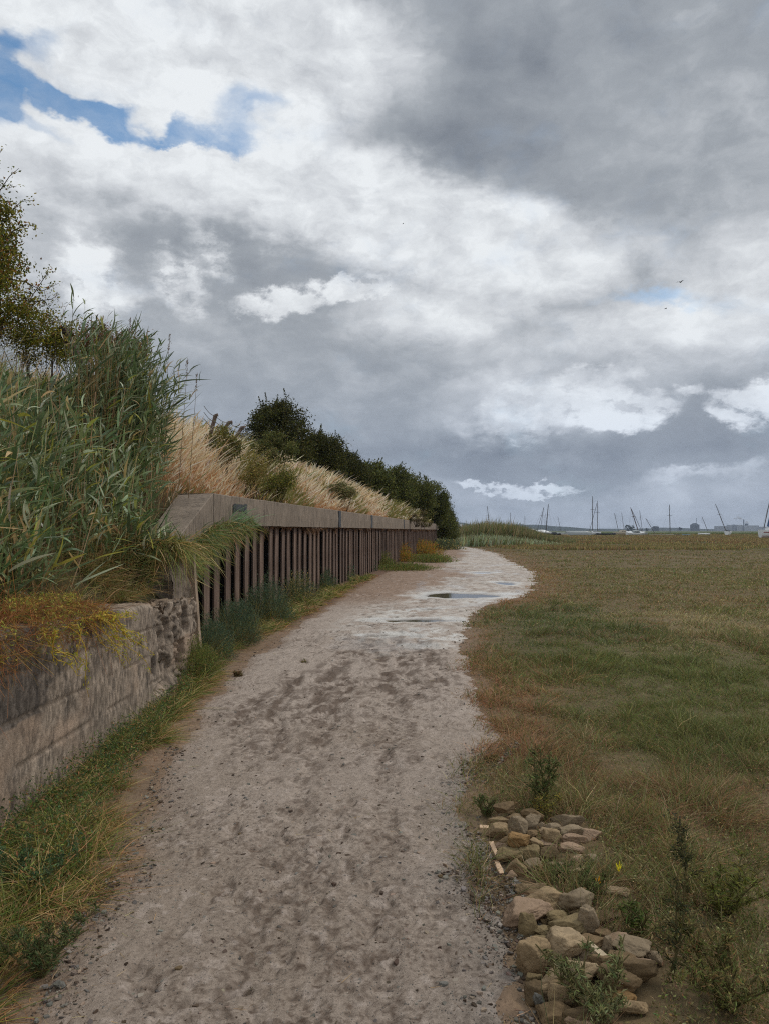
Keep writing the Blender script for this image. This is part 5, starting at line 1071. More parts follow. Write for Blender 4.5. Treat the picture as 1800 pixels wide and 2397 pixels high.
RB = [
 (410, 215, 390, 165, 't', .02, 'long ridge backed stone, second from the start of the near heap'), (310, 335, 415, 225, 'k', .0, 'biggest pinkish stone with a level top, jutting into the path'),
 (312, 455, 145, 195, 'v', .0, 'narrow olive stone standing upright in front of the biggest pink one'), (740, 220, 285, 225, 'g', .03, 'lumpy grey stone standing highest at the back of the near heap'),
 (570, 322, 160, 85, 'v', .03, 'small olive stone between the ridge backed and lumpy ones'), (1000, 335, 200, 120, 'd', .0, 'dull stone in dead grass right of the lumpy grey one'),
 (838, 400, 150, 205, 'g', .05, 'tapering grey stone with a cracked crest in the near heap'), (690, 425, 310, 150, 'v', .04, 'angular olive stone with a slanting ledge'),
 (450, 460, 180, 100, 'v', .01, 'low olive stone with a yellow leaf lying on it'), (420, 550, 245, 110, 'v', .01, 'blocky olive stone behind the wide rounded path stone'),
 (630, 590, 320, 225, 'p', .05, 'largest pale grey flat faced stone in the centre of the near heap'), (870, 562, 215, 135, 'b', .03, 'brown double humped stone right of the largest pale one'),
 (990, 620, 105, 160, 'g', .02, 'small upright oval stone beside the dark hollow'), (1075, 545, 215, 85, 'k', .02, 'flat pinkish stone behind the hooked stone'),
 (1205, 605, 305, 165, 'g', .03, 'hooked grey stone with a deep cleft near the right end'), (355, 735, 245, 280, 't', .0, 'wide rounded tan stone bulging over the path edge'),
 (350, 610, 170, 70, 'g', .0, 'thin grey stone tucked behind the wide rounded path stone'), (585, 710, 190, 115, 'p', .02, 'pale edged stone below the largest pale grey one'),
 (550, 772, 160, 95, 'k', .0, 'rough pinkish stone right of the wide rounded path stone'), (835, 700, 175, 125, 'g', .02, 'humped grey stone beside the pale split wood'),
 (700, 782, 130, 65, 'b', .0, 'little brown stone in the gap above the long pale stone'), (805, 790, 155, 105, 't', .02, 'tan stone above the weed covered slab'),
 (1135, 690, 210, 125, 'b', .03, 'brown rounded stone under the hooked stone'), (1110, 812, 510, 155, 'b', .01, 'longest brown stone lying along the turf side'),
 (1310, 755, 160, 125, 'k', .01, 'pink grey stone at the end of the longest brown one'), (1405, 705, 130, 125, 'g', .0, 'last grey stone on the right, touching the tall dark weed'),
 (665, 865, 440, 145, 'p', .02, 'long pale slab with weeds growing over its end'), (1080, 895, 305, 220, 'b', .01, 'big domed brown stone near the bottom of the heap'),
 (380, 888, 125, 115, 'v', .0, 'small knobbly stone below the wide rounded path stone'), (430, 1015, 220, 180, 'd', .0, 'dark brown stone with slate chips against it'),
 (630, 1025, 230, 195, 't', .01, 'rounded tan stone under the grey green weed'), (530, 950, 215, 85, 't', .03, 'flat tan stone resting above the dark brown one'),
 (1110, 1025, 240, 140, 'o', .0, 'orange tan stone poking from the weeds at the bottom right'), (570, 1195, 300, 160, 'b', .0, 'lowest brown stone, cut by loose grass stalks'),
 (950, 485, 160, 95, 'b', .0, 'small brown stone behind the double humped one'), (780, 1275, 250, 75, 'k', .0, 'stone just entering the bottom edge of the photograph'),
 (575, 500, 160, 65, 'v', .02, 'mossy stone sliver under the slanting ledge'), (860, 1225, 420, 90, 'd', .0, 'dark low slab half covered at the bottom edge'),
 (412, 1062, 85, 95, 's', .02, 'small blue grey slate standing on edge'), (1180, 1130, 300, 90, 't', .0, 'tan stone almost buried in the bottom weeds'), (1090, 120, 200, 90, 'p', .0, 'pale stone lying apart in the turf above the near heap'), (1270, 340, 200, 110, 'd', .0, 'shaded brown stone apart in the dead grass, right of the dull one'),
]
STONES = []; STONE_ZONES = []
def plan_stones():
    for lst, ox, oy, k in ((RA, 1100, 1850, .1806), (RB, 1150, 2050, .2709)):
        for (cx, cy, w, h, c, lift, lab) in lst:
            px, py, wp, hp = ox + cx * k, oy + cy * k, w * k, h * k; z0 = lift
            g_ = ground_at(px, py + hp * .18, z0 + .02); dist = math.hypot(g_.y, 1.6); W = wp / FPX * dist * 1.04
            th = math.atan2(CAMZ, g_.y); Hs = hp / FPX * dist; D = min(W * .70, Hs * 1.0 + .02); H = max((Hs * 1.06 - D * math.sin(th) * .8) / math.cos(th), W * .34, .03)
            STONES.append((g_.x, g_.y + D * .05, z0, W, D, H * 1.0, c, lab)); STONE_ZONES.append((g_.x, g_.y, W * .56))
plan_stones()
for _p in [(1140, 1925), (1150, 1955), (1160, 1990), (1172, 2025), (1185, 2060), (1190, 2100), (1185, 2140), (1180, 2180), (1195, 2230), (1215, 2280), (1240, 2340), (1250, 2390)]:
    _g = ground_at(*_p); STONE_ZONES.append((_g.x, _g.y, .11))
def build_stones():
    for i, (x, y, z, w, d, h, c, lab) in enumerate(STONES):
        me = rock_mesh(i * 7 + 3, w, d, h * (1.0), ST[c], .5 if 'peak' in lab or 'pointed' in lab or 'standing highest' in lab else 0, .12 + .45 * random.Random(i).random())
        o = link('stone', me); r = random.Random(i + 5); o.location = (x, y, max(z, 0) - h * .10); o.rotation_euler = (r.uniform(-.12, .12), r.uniform(-.14, .14), r.uniform(-.25, .25)); tag(o, lab, 'stone', 'loose sandstone lumps edging the path')
    # grey stone and a few dark chips lying by themselves on the path
    for (px, py, s, c, lab) in [(140, 2318, .034, 's', 'pale grey pebble alone at the left edge of the path'), (418, 2285, .022, 'd', 'dark angular chip alone on the left half of the path'), (562, 1960, .018, 'd', 'dark flat chip on the path level with the far stone heap'), (1038, 2312, .026, 's', 'slate flake on the path left of the lowest stones'), (1030, 2065, .018, 'd', 'dark chip on the path left of the start of the near heap')]:
        p0 = ground_at(px, py); o = link('pebble', rock_mesh(int(px), s * 1.3, s, s * .6, ST[c])); o.location = (p0.x, p0.y, float(path_z(np.array([p0.x]), np.array([p0.y]))[0]) - .002); tag(o, lab, 'pebble')
    # broken timber edging board, in three exposed lengths
    root = None
    for i, (ax, ay, bx, by, lab) in enumerate([(1122, 1933, 1143, 1934, 'short pale end of the timber edging lying across the path edge'), (1149, 1972, 1163, 2003, 'splintered middle length of timber edging along the far heap'), (1161, 2016, 1174, 2046, 'nearer pale length of timber edging below the pointed stone')]):
        A = ground_at(ax, ay, .02); B = ground_at(bx, by, .02); g = G(); v = (B - A); L = v.length; ang = math.atan2(v.y, v.x); n = 12; t = np.linspace(0, L, n); th = .009 + .004 * fbm(t * 30, t * 0 + i, oct=2); zt = .022 + .006 * fbm(t * 40, t * 0, oct=2)
        if i == 0: th = th * 1.6; zt = zt * .7
        V = np.stack([np.stack([t, -th, 0 * t - .03], -1), np.stack([t, th, 0 * t - .03], -1), np.stack([t, th, zt], -1), np.stack([t, -th, zt * .92], -1)], 1); q = np.arange(n - 1)[:, None] * 4; j = np.arange(4)[None, :]; j2 = (j + 1) % 4
        g.add(V.reshape(-1, 3), np.stack([q + j, q + 4 + j, q + 4 + j2, q + j2], -1).reshape(-1, 4), np.array(s2l(206, 176, 146))); g.add(V[0], np.array([[0, 1, 2, 3]]), np.array(s2l(190, 150, 120))); g.add(V[-1], np.array([[3, 2, 1, 0]]), np.array(s2l(190, 150, 120)))
        o = g.build('timber_edging', M_WOOD); o.location = (A.x, A.y, 0); o.rotation_euler = (0, 0, ang); tag(o, lab, 'timber board')
    p0 = ground_at(1400, 2232, .07); g = G(); box(g, (-.045, -.012, 0), (.045, .012, .010), np.array(s2l(196, 178, 150))); o = g.build('split_wood', M_WOOD); o.location = p0; o.rotation_euler = (.1, .25, -.9); tag(o, 'pale split piece of wood wedged between stones of the near heap', 'wood piece')
M_WOOD = mat_col('raw_timber', .8, .2, .5, 120, .25, 40)
def gravel():
    """slate chippings along the right side of the path and scattered grit"""
    g = G(); N = 16000; Y = 1.7 * (5.4 / 1.7) ** rng.random(N); r = np.interp(Y, RY, RX); l = np.interp(Y, LY, LX); u = rng.random(N)
    X = np.where(u < .45, r + .10 - rng.exponential(.16, N), np.where(u < .55, l + rng.exponential(.18, N), l + (r - l) * rng.random(N))); k = (X > l - .05) & (X < r + .3); X, Y = X[k], Y[k]
    n2 = 2600; Y2 = 5 * (13 / 5) ** rng.random(n2); l2, r2 = np.interp(Y2, LY, LX), np.interp(Y2, RY, RX); X = np.concatenate([X, l2 + (r2 - l2) * rng.random(n2)]); Y = np.concatenate([Y, Y2]); n = len(X)
    s = (.0028 + .011 * rng.random(n) ** 6) * (1 + .06 * Y); Z = path_z(X, Y); K = 6; a = np.linspace(0, 2 * math.pi, K, endpoint=False)[None, :] + rng.normal(0, .25, (n, K)); rr = s[:, None] * rng.uniform(.6, 1.2, (n, K)); el = rng.uniform(.45, .9, n)[:, None]; ph = rng.uniform(0, 3.14, n)[:, None]
    x = np.cos(a) * rr; y = np.sin(a) * rr * el; xx = x * np.cos(ph) - y * np.sin(ph); yy = x * np.sin(ph) + y * np.cos(ph); tx = rng.normal(0, .22, (n, 1)); ty = rng.normal(0, .22, (n, 1)); th = (s * rng.uniform(.15, .45, n))[:, None]
    base = np.stack([X[:, None] + xx, Y[:, None] + yy, Z[:, None] + xx * tx + yy * ty - .002], -1); top = base + 0; top[..., 2] += th + .002; top[..., :2] = top[..., :2] * .9 + np.stack([X, Y], -1)[:, None, :] * .1
    V = np.concatenate([base, top], 1).reshape(-1, 3); b = (np.arange(n) * 2 * K)[:, None]; j = np.arange(K)[None, :]; j2 = (j + 1) % K
    F4 = np.stack([b + j, b + j2, b + K + j2, b + K + j], -1).reshape(-1, 4); c = jit(pick([s2l(116, 113, 106), s2l(94, 90, 84), s2l(134, 126, 116), s2l(80, 68, 58), s2l(140, 124, 110)], [3, 3, 2, 4, 3], n), n, .15, .03)
    g.add(V, F4, np.repeat(c, 2 * K, 0)); g.F.setdefault(K, []).append(b + K + j)
    tag(g.build('gravel', M_CHIP), 'blue grey slate chippings strewn along the path edges', None, kind='stuff')
    # straw bits and dry leaf litter on the mud
    g = G(); n = 1500; Y = 1.7 * (16 / 1.7) ** rng.random(n); l, r = np.interp(Y, LY, LX), np.interp(Y, RY, RX); u = rng.random(n); X = np.where(u < .4, l + rng.exponential(.12, n), np.where(u < .6, r - rng.exponential(.1, n), l + (r - l) * rng.random(n)))
    a = rng.uniform(0, 6.28, n); blades(g, np.stack([X, Y, path_z(X, Y) + .004], -1), np.stack([np.cos(a), np.sin(a), rng.normal(.03, .08, n)], -1), rng.uniform(.015, .06, n), np.maximum(.002, .0006 * Y), rng.normal(0, .1, (n, 3)) * np.array([1, 1, .1]), jit(pick([s2l(176, 152, 112), s2l(110, 84, 62), s2l(76, 58, 46)], [2, 3, 3], n), n, .2), None, 2, 'stem', np.tile([0, 0, 1.], (n, 1)) * .0 + norm(np.stack([-np.sin(a), np.cos(a), .3 + 0 * a], -1)))
    tag(g.build('litter', M_STRAW), 'scattered straw and dead leaf litter on the mud', None, kind='stuff')
M_CHIP = mat_col('slate_chip', .85, .12)

# ---------------------------------------------------------------- boats on the marsh, far shore
WHITE = np.array(s2l(226, 228, 228)); DARK = np.array(s2l(52, 54, 58)); ALLOY = np.array(s2l(92, 88, 86))
def hull_mesh(g, L, W, H, col, under=None, sheer=.12, flip=False):
    n = 17; m = 9; t = np.linspace(0, 1, n); w = W / 2 * np.clip(np.sin(math.pi * np.clip(.12 + t * .88, 0, 1)) ** .7, 0, 1) * np.where(t < .5, 1, 1); w = np.where(t > .985, .02, w); w[0] = W * .30
    top = H * (.85 + sheer * 4 * (t - .45) ** 2); keel = H * .25 * sstep(.75, 1, t)
    a = np.linspace(0, 1, m); prof_y = np.sin(a * math.pi / 2) ** .8; prof_z = 1 - np.cos(a * math.pi / 2) ** .9
    V = []; Cc = []
    for i in range(n):
        for s in (-1, 1):
            for j in range(m):
                z = keel[i] + (top[i] - keel[i]) * prof_z[j]; V.append(((t[i] - .5) * L, s * w[i] * prof_y[j], z)); Cc.append(under if (under is not None and prof_z[j] < .4) else col)
    V = np.array(V); Cc = np.array(Cc)
    if flip: V[:, 2] = H * 1.0 - V[:, 2]
    F = []
    for i in range(n - 1):
        for s in range(2):
            for j in range(m - 1): a0 = i * 2 * m + s * m + j; F.append((a0, a0 + 2 * m, a0 + 2 * m + 1, a0 + 1) if s == 0 else (a0, a0 + 1, a0 + 2 * m + 1, a0 + 2 * m))
    g.add(V, np.array(F), Cc)
    dk = []; 
    for i in range(n - 1):
        a0, b0 = i * 2 * m + m - 1, i * 2 * m + 2 * m - 1; dk.append((a0, a0 + 2 * m, b0 + 2 * m, b0))
    g.add(V, np.array(dk), np.broadcast_to(col * .85, (len(V), 3)))
    g.add(V[:2 * m], np.array([list(range(m - 1, -1, -1)) + list(range(m, 2 * m))]), col)
def boat(label, px, py, Y, L, W, H, col, head, heel=0.0, masts=(), cabin=None, under=None, flip=False, stripe=None, cover=None, group='boats lying on the marsh', spars=()):
    """px: photo x of the hull's middle, Y distance; masts: (photo x,y of the top, photo x,y of the foot, radius)"""
    X = (px - 900) / FPX * Y; root = empty('sailing_boat' if masts else 'boat', (X, Y, 0)); tag(root, label, 'sailing boat' if masts else 'boat', group)
    Mh = Matrix.Rotation(head, 3, 'Z') @ Matrix.Rotation(heel, 3, 'X'); 
    def fin(g, name, mt): 
        o = g.build(name, mt, root, smooth=False); o.rotation_euler = Mh.to_euler(); return o
    g = G(); hull_mesh(g, L, W, H, col, under, flip=flip); fin(g, 'hull', M_PAINT)
    if stripe is not None:
        g = G(); t = np.linspace(.05, .96, 13); w = W / 2 * np.sin(math.pi * np.clip(.12 + t * .88, 0, 1)) ** .7 + .02
        for s in (-1, 1):
            z0, z1 = H * .62, H * .72; V = np.stack([np.stack([(t - .5) * L, s * w * .97, z0 + 0 * t], -1), np.stack([(t - .5) * L, s * w * 1.0, z1 + 0 * t], -1)], 1).reshape(-1, 3); i = np.arange(12) * 2; g.add(V, np.stack([i, i + 2, i + 3, i + 1], -1), stripe)
        fin(g, 'stripe', M_PAINT)
    if cabin:
        g = G(); cl, cw, ch, cx, cc = cabin; z = H * .86; V = np.array([(cx - cl / 2, -cw / 2, z), (cx + cl / 2, -cw / 2, z), (cx + cl / 2, cw / 2, z), (cx - cl / 2, cw / 2, z), (cx - cl * .42, -cw * .4, z + ch), (cx + cl * .30, -cw * .4, z + ch), (cx + cl * .30, cw * .4, z + ch), (cx - cl * .42, cw * .4, z + ch)])
        g.add(V, np.array([(4, 5, 6, 7), (0, 1, 5, 4), (1, 2, 6, 5), (2, 3, 7, 6), (3, 0, 4, 7)]), cc); cb = fin(g, 'cabin', M_PAINT)
        for s in (-1, 1):
            g = G()
            for q in (-.25, .0, .22)[:]:
                yq = s * (cw * .45 + .03); box(g, (cx + q * cl - .22, min(yq, yq - s * .03), z + ch * .38), (cx + q * cl + .22, max(yq, yq - s * .03), z + ch * .72), DARK)
            o = g.build('window', M_PAINT, cb)
    if cover is not None:
        g = G(); V = []; n = 9
        for i, t in enumerate(np.linspace(-.34, .36, n)):
            hh = cover[1] * (1 - (abs(t) / .42) ** 2.2); V += [(t * L, -W * .46, H * .85), (t * L, 0, H * .85 + hh), (t * L, W * .46, H * .85)]
        V = np.array(V); i = np.arange(n - 1) * 3; g.add(V, np.concatenate([np.stack([i, i + 3, i + 4, i + 1], -1), np.stack([i + 1, i + 4, i + 5, i + 2], -1)]), cover[0]); fin(g, 'cover', M_PAINT)
    for (tx, ty, bx, by, rad, mc) in masts:
        g = G(); A = np.array([(bx - px) / FPX * Y, 0, max(CAMZ + (1242 - by) / FPX * Y, .3)]); B = np.array([(tx - px) / FPX * Y, 0, CAMZ + (1242 - ty) / FPX * Y]); tube(g, [A, (A + B) / 2, B], [rad, rad, rad * .7], mc, 6)
        d = B - A; Lm = np.linalg.norm(d)
        if Lm > 7:
            p = A + d * .62; tube(g, [p + [-.7, .1, 0], p + [.7, -.1, 0]], [rad * .4] * 2, mc, 4)
        mo = g.build('mast', M_METAL, root)
        gs = G()
        for e in ((-L * .42, 0, H), (L * .42, 0, H), (0, W * .45, H), (0, -W * .45, H)):
            q = Mh @ Vector(e); tube(gs, [np.array(q), B - d * .02], [.012, .012], ALLOY * .8, 3)
        gs.build('rigging', M_METAL, mo)
    for (ax, ay, bx, by, rad, c) in spars:
        g = G(); A = np.array([(ax - px) / FPX * Y, -.1, CAMZ + (1242 - ay) / FPX * Y]); B = np.array([(bx - px) / FPX * Y, -.1, CAMZ + (1242 - by) / FPX * Y]); tube(g, [A, B], [rad, rad], c, 6); g.build('boom', M_METAL, root)
    return root
def boats():
    B = .16; cr = np.array(s2l(186, 176, 156)); bl = np.array(s2l(60, 90, 130)); gy = np.array(s2l(150, 156, 156)); rd = np.array(s2l(140, 60, 60)); a = ALLOY
    boat('leaning mast of a boat hidden behind the reed bed nearest the bushes', 1146, 1240, 235, 6, 2, 1.0, WHITE, .3, .1, [(1140, 1185, 1146, 1240, .10, a * 1.1)])
    boat('boat of which only a straight mast shows above the reeds', 1195, 1240, 265, 6, 2, 1.0, gy, -.2, 0, [(1194, 1200, 1195, 1240, .09, a)])
    boat('distant boat with the shortest mast above the reed crest', 1228, 1240, 285, 5, 1.8, .9, WHITE, .4, 0, [(1228, 1207, 1228, 1240, .07, a)])
    boat('white covered cruiser with two thin masts leaning together', 1266, 1248, 262, 7.6, 2.6, 1.2, WHITE, .1, .05, [(1273, 1187, 1257, 1240, .07, a), (1272, 1188, 1264, 1240, .06, a)], None, None, cover=(np.array(s2l(226, 228, 228)), .9))
    boat('small white motor cruiser between the reeds and the covered boat', 1244, 1246, 250, 4.2, 2, 1.2, WHITE, .5, 0, (), (2.2, 1.5, 1.1, 0, WHITE))
    boat('low black hull with a thick dark mast beside the covered cruiser', 1292, 1249, 232, 5.6, 2, .8, DARK, .05, 0, [(1283, 1180, 1277, 1247, .13, a * .75)], (1.6, 1.2, .4, .6, DARK * 1.4))
    boat('boat far behind the black hull with a short upright mast', 1275, 1240, 290, 6, 2, 1, WHITE, .0, 0, [(1275, 1206, 1275, 1238, .07, a)])
    boat('boat with a thin mast leaning away from the black hull', 1312, 1244, 275, 5, 1.8, .8, gy, .2, .2, [(1305, 1209, 1312, 1242, .06, a)])
    boat('tiny cream tender lying between the black hull and the upturned one', 1321, 1250, 226, 1.9, 1.2, .6, cr, .1, 0)
    boat('long grey hull lying upturned on the marsh', 1354, 1252, 230, 8.2, 2.2, 1.5, gy, .04, 0, (), None, None, flip=True)
    boat('white sloop with the two tallest masts close together', 1391, 1250, 240, 4.4, 2.0, 1.2, WHITE, .1, 0, [(1387, 1161, 1386, 1244, .11, a), (1399, 1172, 1398, 1246, .10, a * 1.1)], (1.8, 1.2, .5, 0, WHITE), None, spars=[(1397, 1178, 1379, 1243, .07, a * .8)])
    boat('dark low hull moored against the white sloop', 1418, 1251, 238, 6.4, 2, .8, np.array(s2l(58, 66, 78)), .02, 0)
    boat('cream motor boat under a short leaning mast', 1457, 1248, 255, 6.4, 2.2, 1.2, cr, .1, .05, [(1438, 1201, 1447, 1243, .09, a)], (2.6, 1.5, .7, .2, cr))
    boat('boat behind the cream one with a slimmer leaning mast', 1460, 1244, 280, 4.5, 1.8, .9, gy, .0, 0, [(1455, 1200, 1460, 1240, .07, a)])
    boat('white yacht heeled over with two crossed brown masts', 1487, 1251, 235, 6.6, 2.2, 1.3, WHITE, .2, .35, [(1476, 1188, 1494, 1244, .13, np.array(s2l(92, 70, 60))), (1478, 1192, 1503, 1246, .07, a)], (2.4, 1.4, .6, 0, gy))
    boat('thin grey mast of a boat right behind the heeled yacht', 1503, 1246, 262, 4, 1.6, .9, gy, .1, 0, [(1497, 1194, 1503, 1243, .07, a)])
    boat('flat pale punt under a mast leaning far over', 1548, 1252, 226, 7.6, 1.6, .45, cr, .0, 0, [(1511, 1213, 1533, 1250, .08, a)])
    boat('low barge carrying the single tall vertical mast', 1568, 1251, 232, 6.6, 1.9, .5, np.array(s2l(130, 122, 100)), .0, 0, [(1567, 1181, 1568, 1248, .11, a * .7)])
    boat('pale blue dinghy alone on the grass right of the tall vertical mast', 1606, 1250, 235, 2.6, 1.2, .5, np.array(s2l(150, 172, 184)), .1, 0)
    boat('small white boat with a thin mast tilted towards the left', 1648, 1248, 262, 4.2, 1.6, .7, WHITE, .0, .1, [(1643, 1209, 1656, 1243, .08, a)])
    boat('white yacht with the long sloping mast in front of the factory', 1703, 1252, 240, 3.4, 2.2, 1.5, WHITE, .9, .1, [(1675, 1180, 1699, 1243, .11, a * 1.05)], (1.7, 1.2, .4, -.1, DARK))
    boat('large white yacht with a red stripe and blue sail cover at the right edge', 1806, 1262, 150, 5.4, 2.2, 1.9, WHITE, .18, .02, [(1804, 1165, 1788, 1236, .09, a)], (2.4, 1.5, .6, .1, WHITE), np.array(s2l(196, 176, 168)), stripe=rd, spars=[(1797, 1232, 1802, 1212, .22, bl)])
def reed_island():
    g = G(); N = 26000; Y = rng.uniform(72, 120, N); px = rng.uniform(1058, 1345, N); X = (px - 900) / FPX * Y
    hh = np.interp(px, [1058, 1085, 1130, 1180, 1230, 1290, 1345], [1.3, 2.1, 2.5, 2.3, 1.7, .9, .35]) * (.75 + .5 * fbm(X * .3, Y * .2, oct=3)); k = (Y > 80) | (rng.random(N) < .35); X, Y, hh, px = X[k], Y[k], hh[k], px[k]; n = len(X)
    front = (Y < 84); c = pick([s2l(88, 88, 56), s2l(104, 98, 70), s2l(74, 78, 48), s2l(122, 106, 76)], [4, 3, 3, 2], n); c = np.where((front & (rng.random(n) < .5))[:, None], np.array(s2l(122, 130, 102)), c); c = jit(c, n, .18)
    blades(g, np.stack([X, Y, 0 * X - .02], -1), np.stack([rng.normal(.12, .2, n), rng.normal(0, .2, n), np.ones(n)], -1), np.where(front, .45, 1.0) * hh * rng.uniform(.75, 1.1, n), .14 * rng.uniform(.6, 1.4, n), rng.normal(.05, .12, (n, 3)), c * .85, c * 1.1, 3)
    tag(g.build('reed_bed', M_GRASS), 'low olive green reed bed beyond the end of the pile wall', None, kind='stuff')
    g = G(); N = 9000; Y = rng.uniform(95, 420, N); X = (rng.uniform(1300, 1830, N) - 900) / FPX * Y; k = fbm(X * .02, Y * .01, oct=3) > .48; X, Y = X[k], Y[k]; n = len(X); c = jit(pick([s2l(84, 92, 56), s2l(72, 84, 50), s2l(108, 104, 66)], [3, 3, 2], n), n, .16)
    blades(g, np.stack([X, Y, 0 * X], -1), np.stack([rng.normal(.1, .3, n), rng.normal(0, .2, n), np.ones(n)], -1), rng.uniform(.3, .75, n) * np.where(Y > 290, 1.0, .3), .0018 * Y, np.zeros((n, 3)), c * .85, c, 2)
    tag(g.build('marsh_sedge', M_GRASS), 'band of taller green sedge among the far boats', None, kind='stuff')
def far_shore():
    # wooded hills beyond the estuary
    def ridge(name, label, Y, prof, depth, col, bump_):
        px = np.linspace(prof[0][0], prof[-1][0], 420); h = np.interp(px, [p[0] for p in prof], [p[1] for p in prof]); X = (px - 900) / FPX * Y; top = (1242 - h) / FPX * Y + CAMZ
        top = np.maximum(top + (fbm(X * .02, X * 0 + Y, oct=5) - .45) * bump_, .5); V = np.stack([np.stack([X, Y + 0 * X, 0 * X - .5], -1), np.stack([X, Y + depth * .15 + 0 * X, top * .8], -1), np.stack([X, Y + depth * .4 + 0 * X, top], -1), np.stack([X * 1.02, Y + depth + 0 * X, 0 * X - .5], -1)], 1)
        i = np.arange(419)[:, None] * 4; j = np.arange(3)[None, :]; F = np.stack([i + j, i + 4 + j, i + 4 + j + 1, i + j + 1], -1).reshape(-1, 4); n = len(X) * 4
        me = raw_mesh(name, V.reshape(-1, 3), F, jit(col, n, .15), M_FAR, smooth=False); tag(link(name, me), label, None, kind='structure')
    ridge('hills', 'low wooded hills on the far shore', 3100, [(980, 1236), (1060, 1226), (1082, 1221), (1120, 1228), (1150, 1229), (1175, 1228), (1200, 1231), (1240, 1226), (1275, 1227), (1310, 1231), (1370, 1234), (1420, 1238), (1440, 1241)], 500, s2l(54, 62, 52), 7)
    ridge('hills', 'thin far shoreline with trees', 3700, [(1400, 1238), (1540, 1237), (1590, 1235), (1680, 1238), (1800, 1237), (1900, 1238)], 300, s2l(60, 68, 60), 6)
    def block(name, label, cat, Y, parts, col, group=None):
        x0 = (parts[0][0] - 900) / FPX * Y; root = empty(name, (x0, Y, 0)); tag(root, label, cat, group)
        for (pn, a, t, b, dpt, c) in parts[0][1]:
            g = G(); z = CAMZ + (1242 - t) / FPX * Y
            if pn in ('roof', 'cap'):
                xa, xb = (a - 900) / FPX * Y - x0, (b - 900) / FPX * Y - x0; z0 = CAMZ + (1242 - dpt) / FPX * Y; xm = (xa + xb) / 2; V = np.array([(xa, -12, z0), (xb, -12, z0), (xb, 14, z0), (xa, 14, z0), (xa + (xb - xa) * .22, 0, z), (xb - (xb - xa) * .22, 0, z)]); g.add(V, np.array([(0, 1, 5, 4), (2, 3, 4, 5)]), np.array(c)); g.add(V, np.array([(1, 2, 5), (3, 0, 4)]), np.array(c))
            else: box(g, ((a - 900) / FPX * Y - x0, -dpt / 2, -.5), ((b - 900) / FPX * Y - x0, dpt / 2, z), np.array(c))
            g.build(pn, M_FAR, root)
    d = s2l(76, 82, 90); l = s2l(150, 156, 160)
    block('waterworks', 'blue grey block with a stepped top and a thin mast on the far shore', 'building', 2900, [(1626, [('wall', 1618, 1228, 1634, 24, d), ('roof', 1619, 1224.5, 1633, 1229, d), ('mast', 1630.2, 1213, 1630.9, 1.2, d)])], d)
    block('factory', 'pale factory hall with a tall chimney stack on the far shore', 'building', 3300, [(1720, [('wall', 1675, 1231.5, 1702, 30, l), ('tower', 1703, 1229, 1712, 20, l), ('tower', 1714, 1228, 1719, 20, s2l(130, 136, 142)), ('tower', 1722, 1228.6, 1735, 22, l), ('hall', 1738, 1230, 1772, 34, l), ('chimney', 1740.2, 1216, 1741.6, 5, d), ('silo', 1745, 1225.5, 1750, 12, d)])], l)
    block('shed', 'small dark flat shed on the far shore left of the vertical mast', 'building', 2300, [(1534, [('wall', 1528, 1233.5, 1540, 14, d), ('roof', 1528, 1231.5, 1540, 1234, d)])], d)
    block('factory', 'long low pale sheds at the right end of the far shore', 'building', 3350, [(1785, [('wall', 1773, 1233, 1800, 30, l), ('hall', 1801, 1232, 1830, 30, l)])], l)
    # far round-topped trees that stand alone on the shore
    for (px, top, hw, Y, lab) in [(1468, 1229, 9, 1500, 'dark rounded tree on the far shore behind the cream boat'), (1478, 1229.5, 7, 1500, 'second dark rounded tree, touching the first on the far shore'), (1514, 1236, 3, 1900, 'tiny lone tree on the far shore beside the shed'), (1217, 1225, 2.2, 2600, 'small pointed tree breaking the line of the wooded hills'), (1592, 1233.5, 4, 2300, 'small domed tree on the shore between the tall mast and the waterworks')]:
        X = (px - 900) / FPX * Y; h = CAMZ + (1242 - top) / FPX * Y; r = hw / FPX * Y; root = empty('far_tree', (X, Y, 0)); tag(root, lab, 'tree', 'lone trees on the far shore'); g = G(); crown(g, [(0, 0, h * .55, r, r, h * .45), (r * .3, 0, h * .45, r * .8, r * .8, h * .4)], 2600, .9 * Y / 1500, [s2l(48, 56, 44), s2l(40, 48, 40)], [1, 1], spread=r * .12); g.build('crown', M_LEAF, root); g = G(); tube(g, [(0, 0, -.2), (0, 0, h * .5)], [.5, .3], np.array(s2l(60, 50, 42))); g.build('trunk', M_BARK, root)
    # van roof behind the reeds
    Y = 150; X = (1066 - 900) / FPX * Y; root = empty('van', (X, Y, 0)); tag(root, 'white van half hidden behind the reed bed and the last bush', 'van'); g = G()
    V = np.array([(-1.6, -.95, .35), (1.6, -.95, .35), (1.6, .95, .35), (-1.6, .95, .35), (-1.6, -.9, 2.9), (1.25, -.9, 2.9), (1.25, .9, 2.9), (-1.6, .9, 2.9)]); g.add(V, np.array([(0, 3, 2, 1), (4, 5, 6, 7), (0, 1, 5, 4), (1, 2, 6, 5), (2, 3, 7, 6), (3, 0, 4, 7)]), WHITE); g.build('body', M_PAINT, root)
    g = G(); box(g, (-1.2, -.97, 1.9), (1.0, -.93, 2.5), DARK); g.build('window', M_PAINT, root)
    for sx in (-1.0, 1.0):
        g = G(); tube(g, [(sx, -1.0, .35), (sx, -.8, .35)], [.34, .34], DARK, 14); g.add(np.array([(sx + .34 * math.cos(q), -1.0, .35 + .34 * math.sin(q)) for q in np.linspace(0, 6.28, 14, endpoint=False)]), np.array([list(range(14))]), DARK); g.build('wheel', M_PAINT, root)
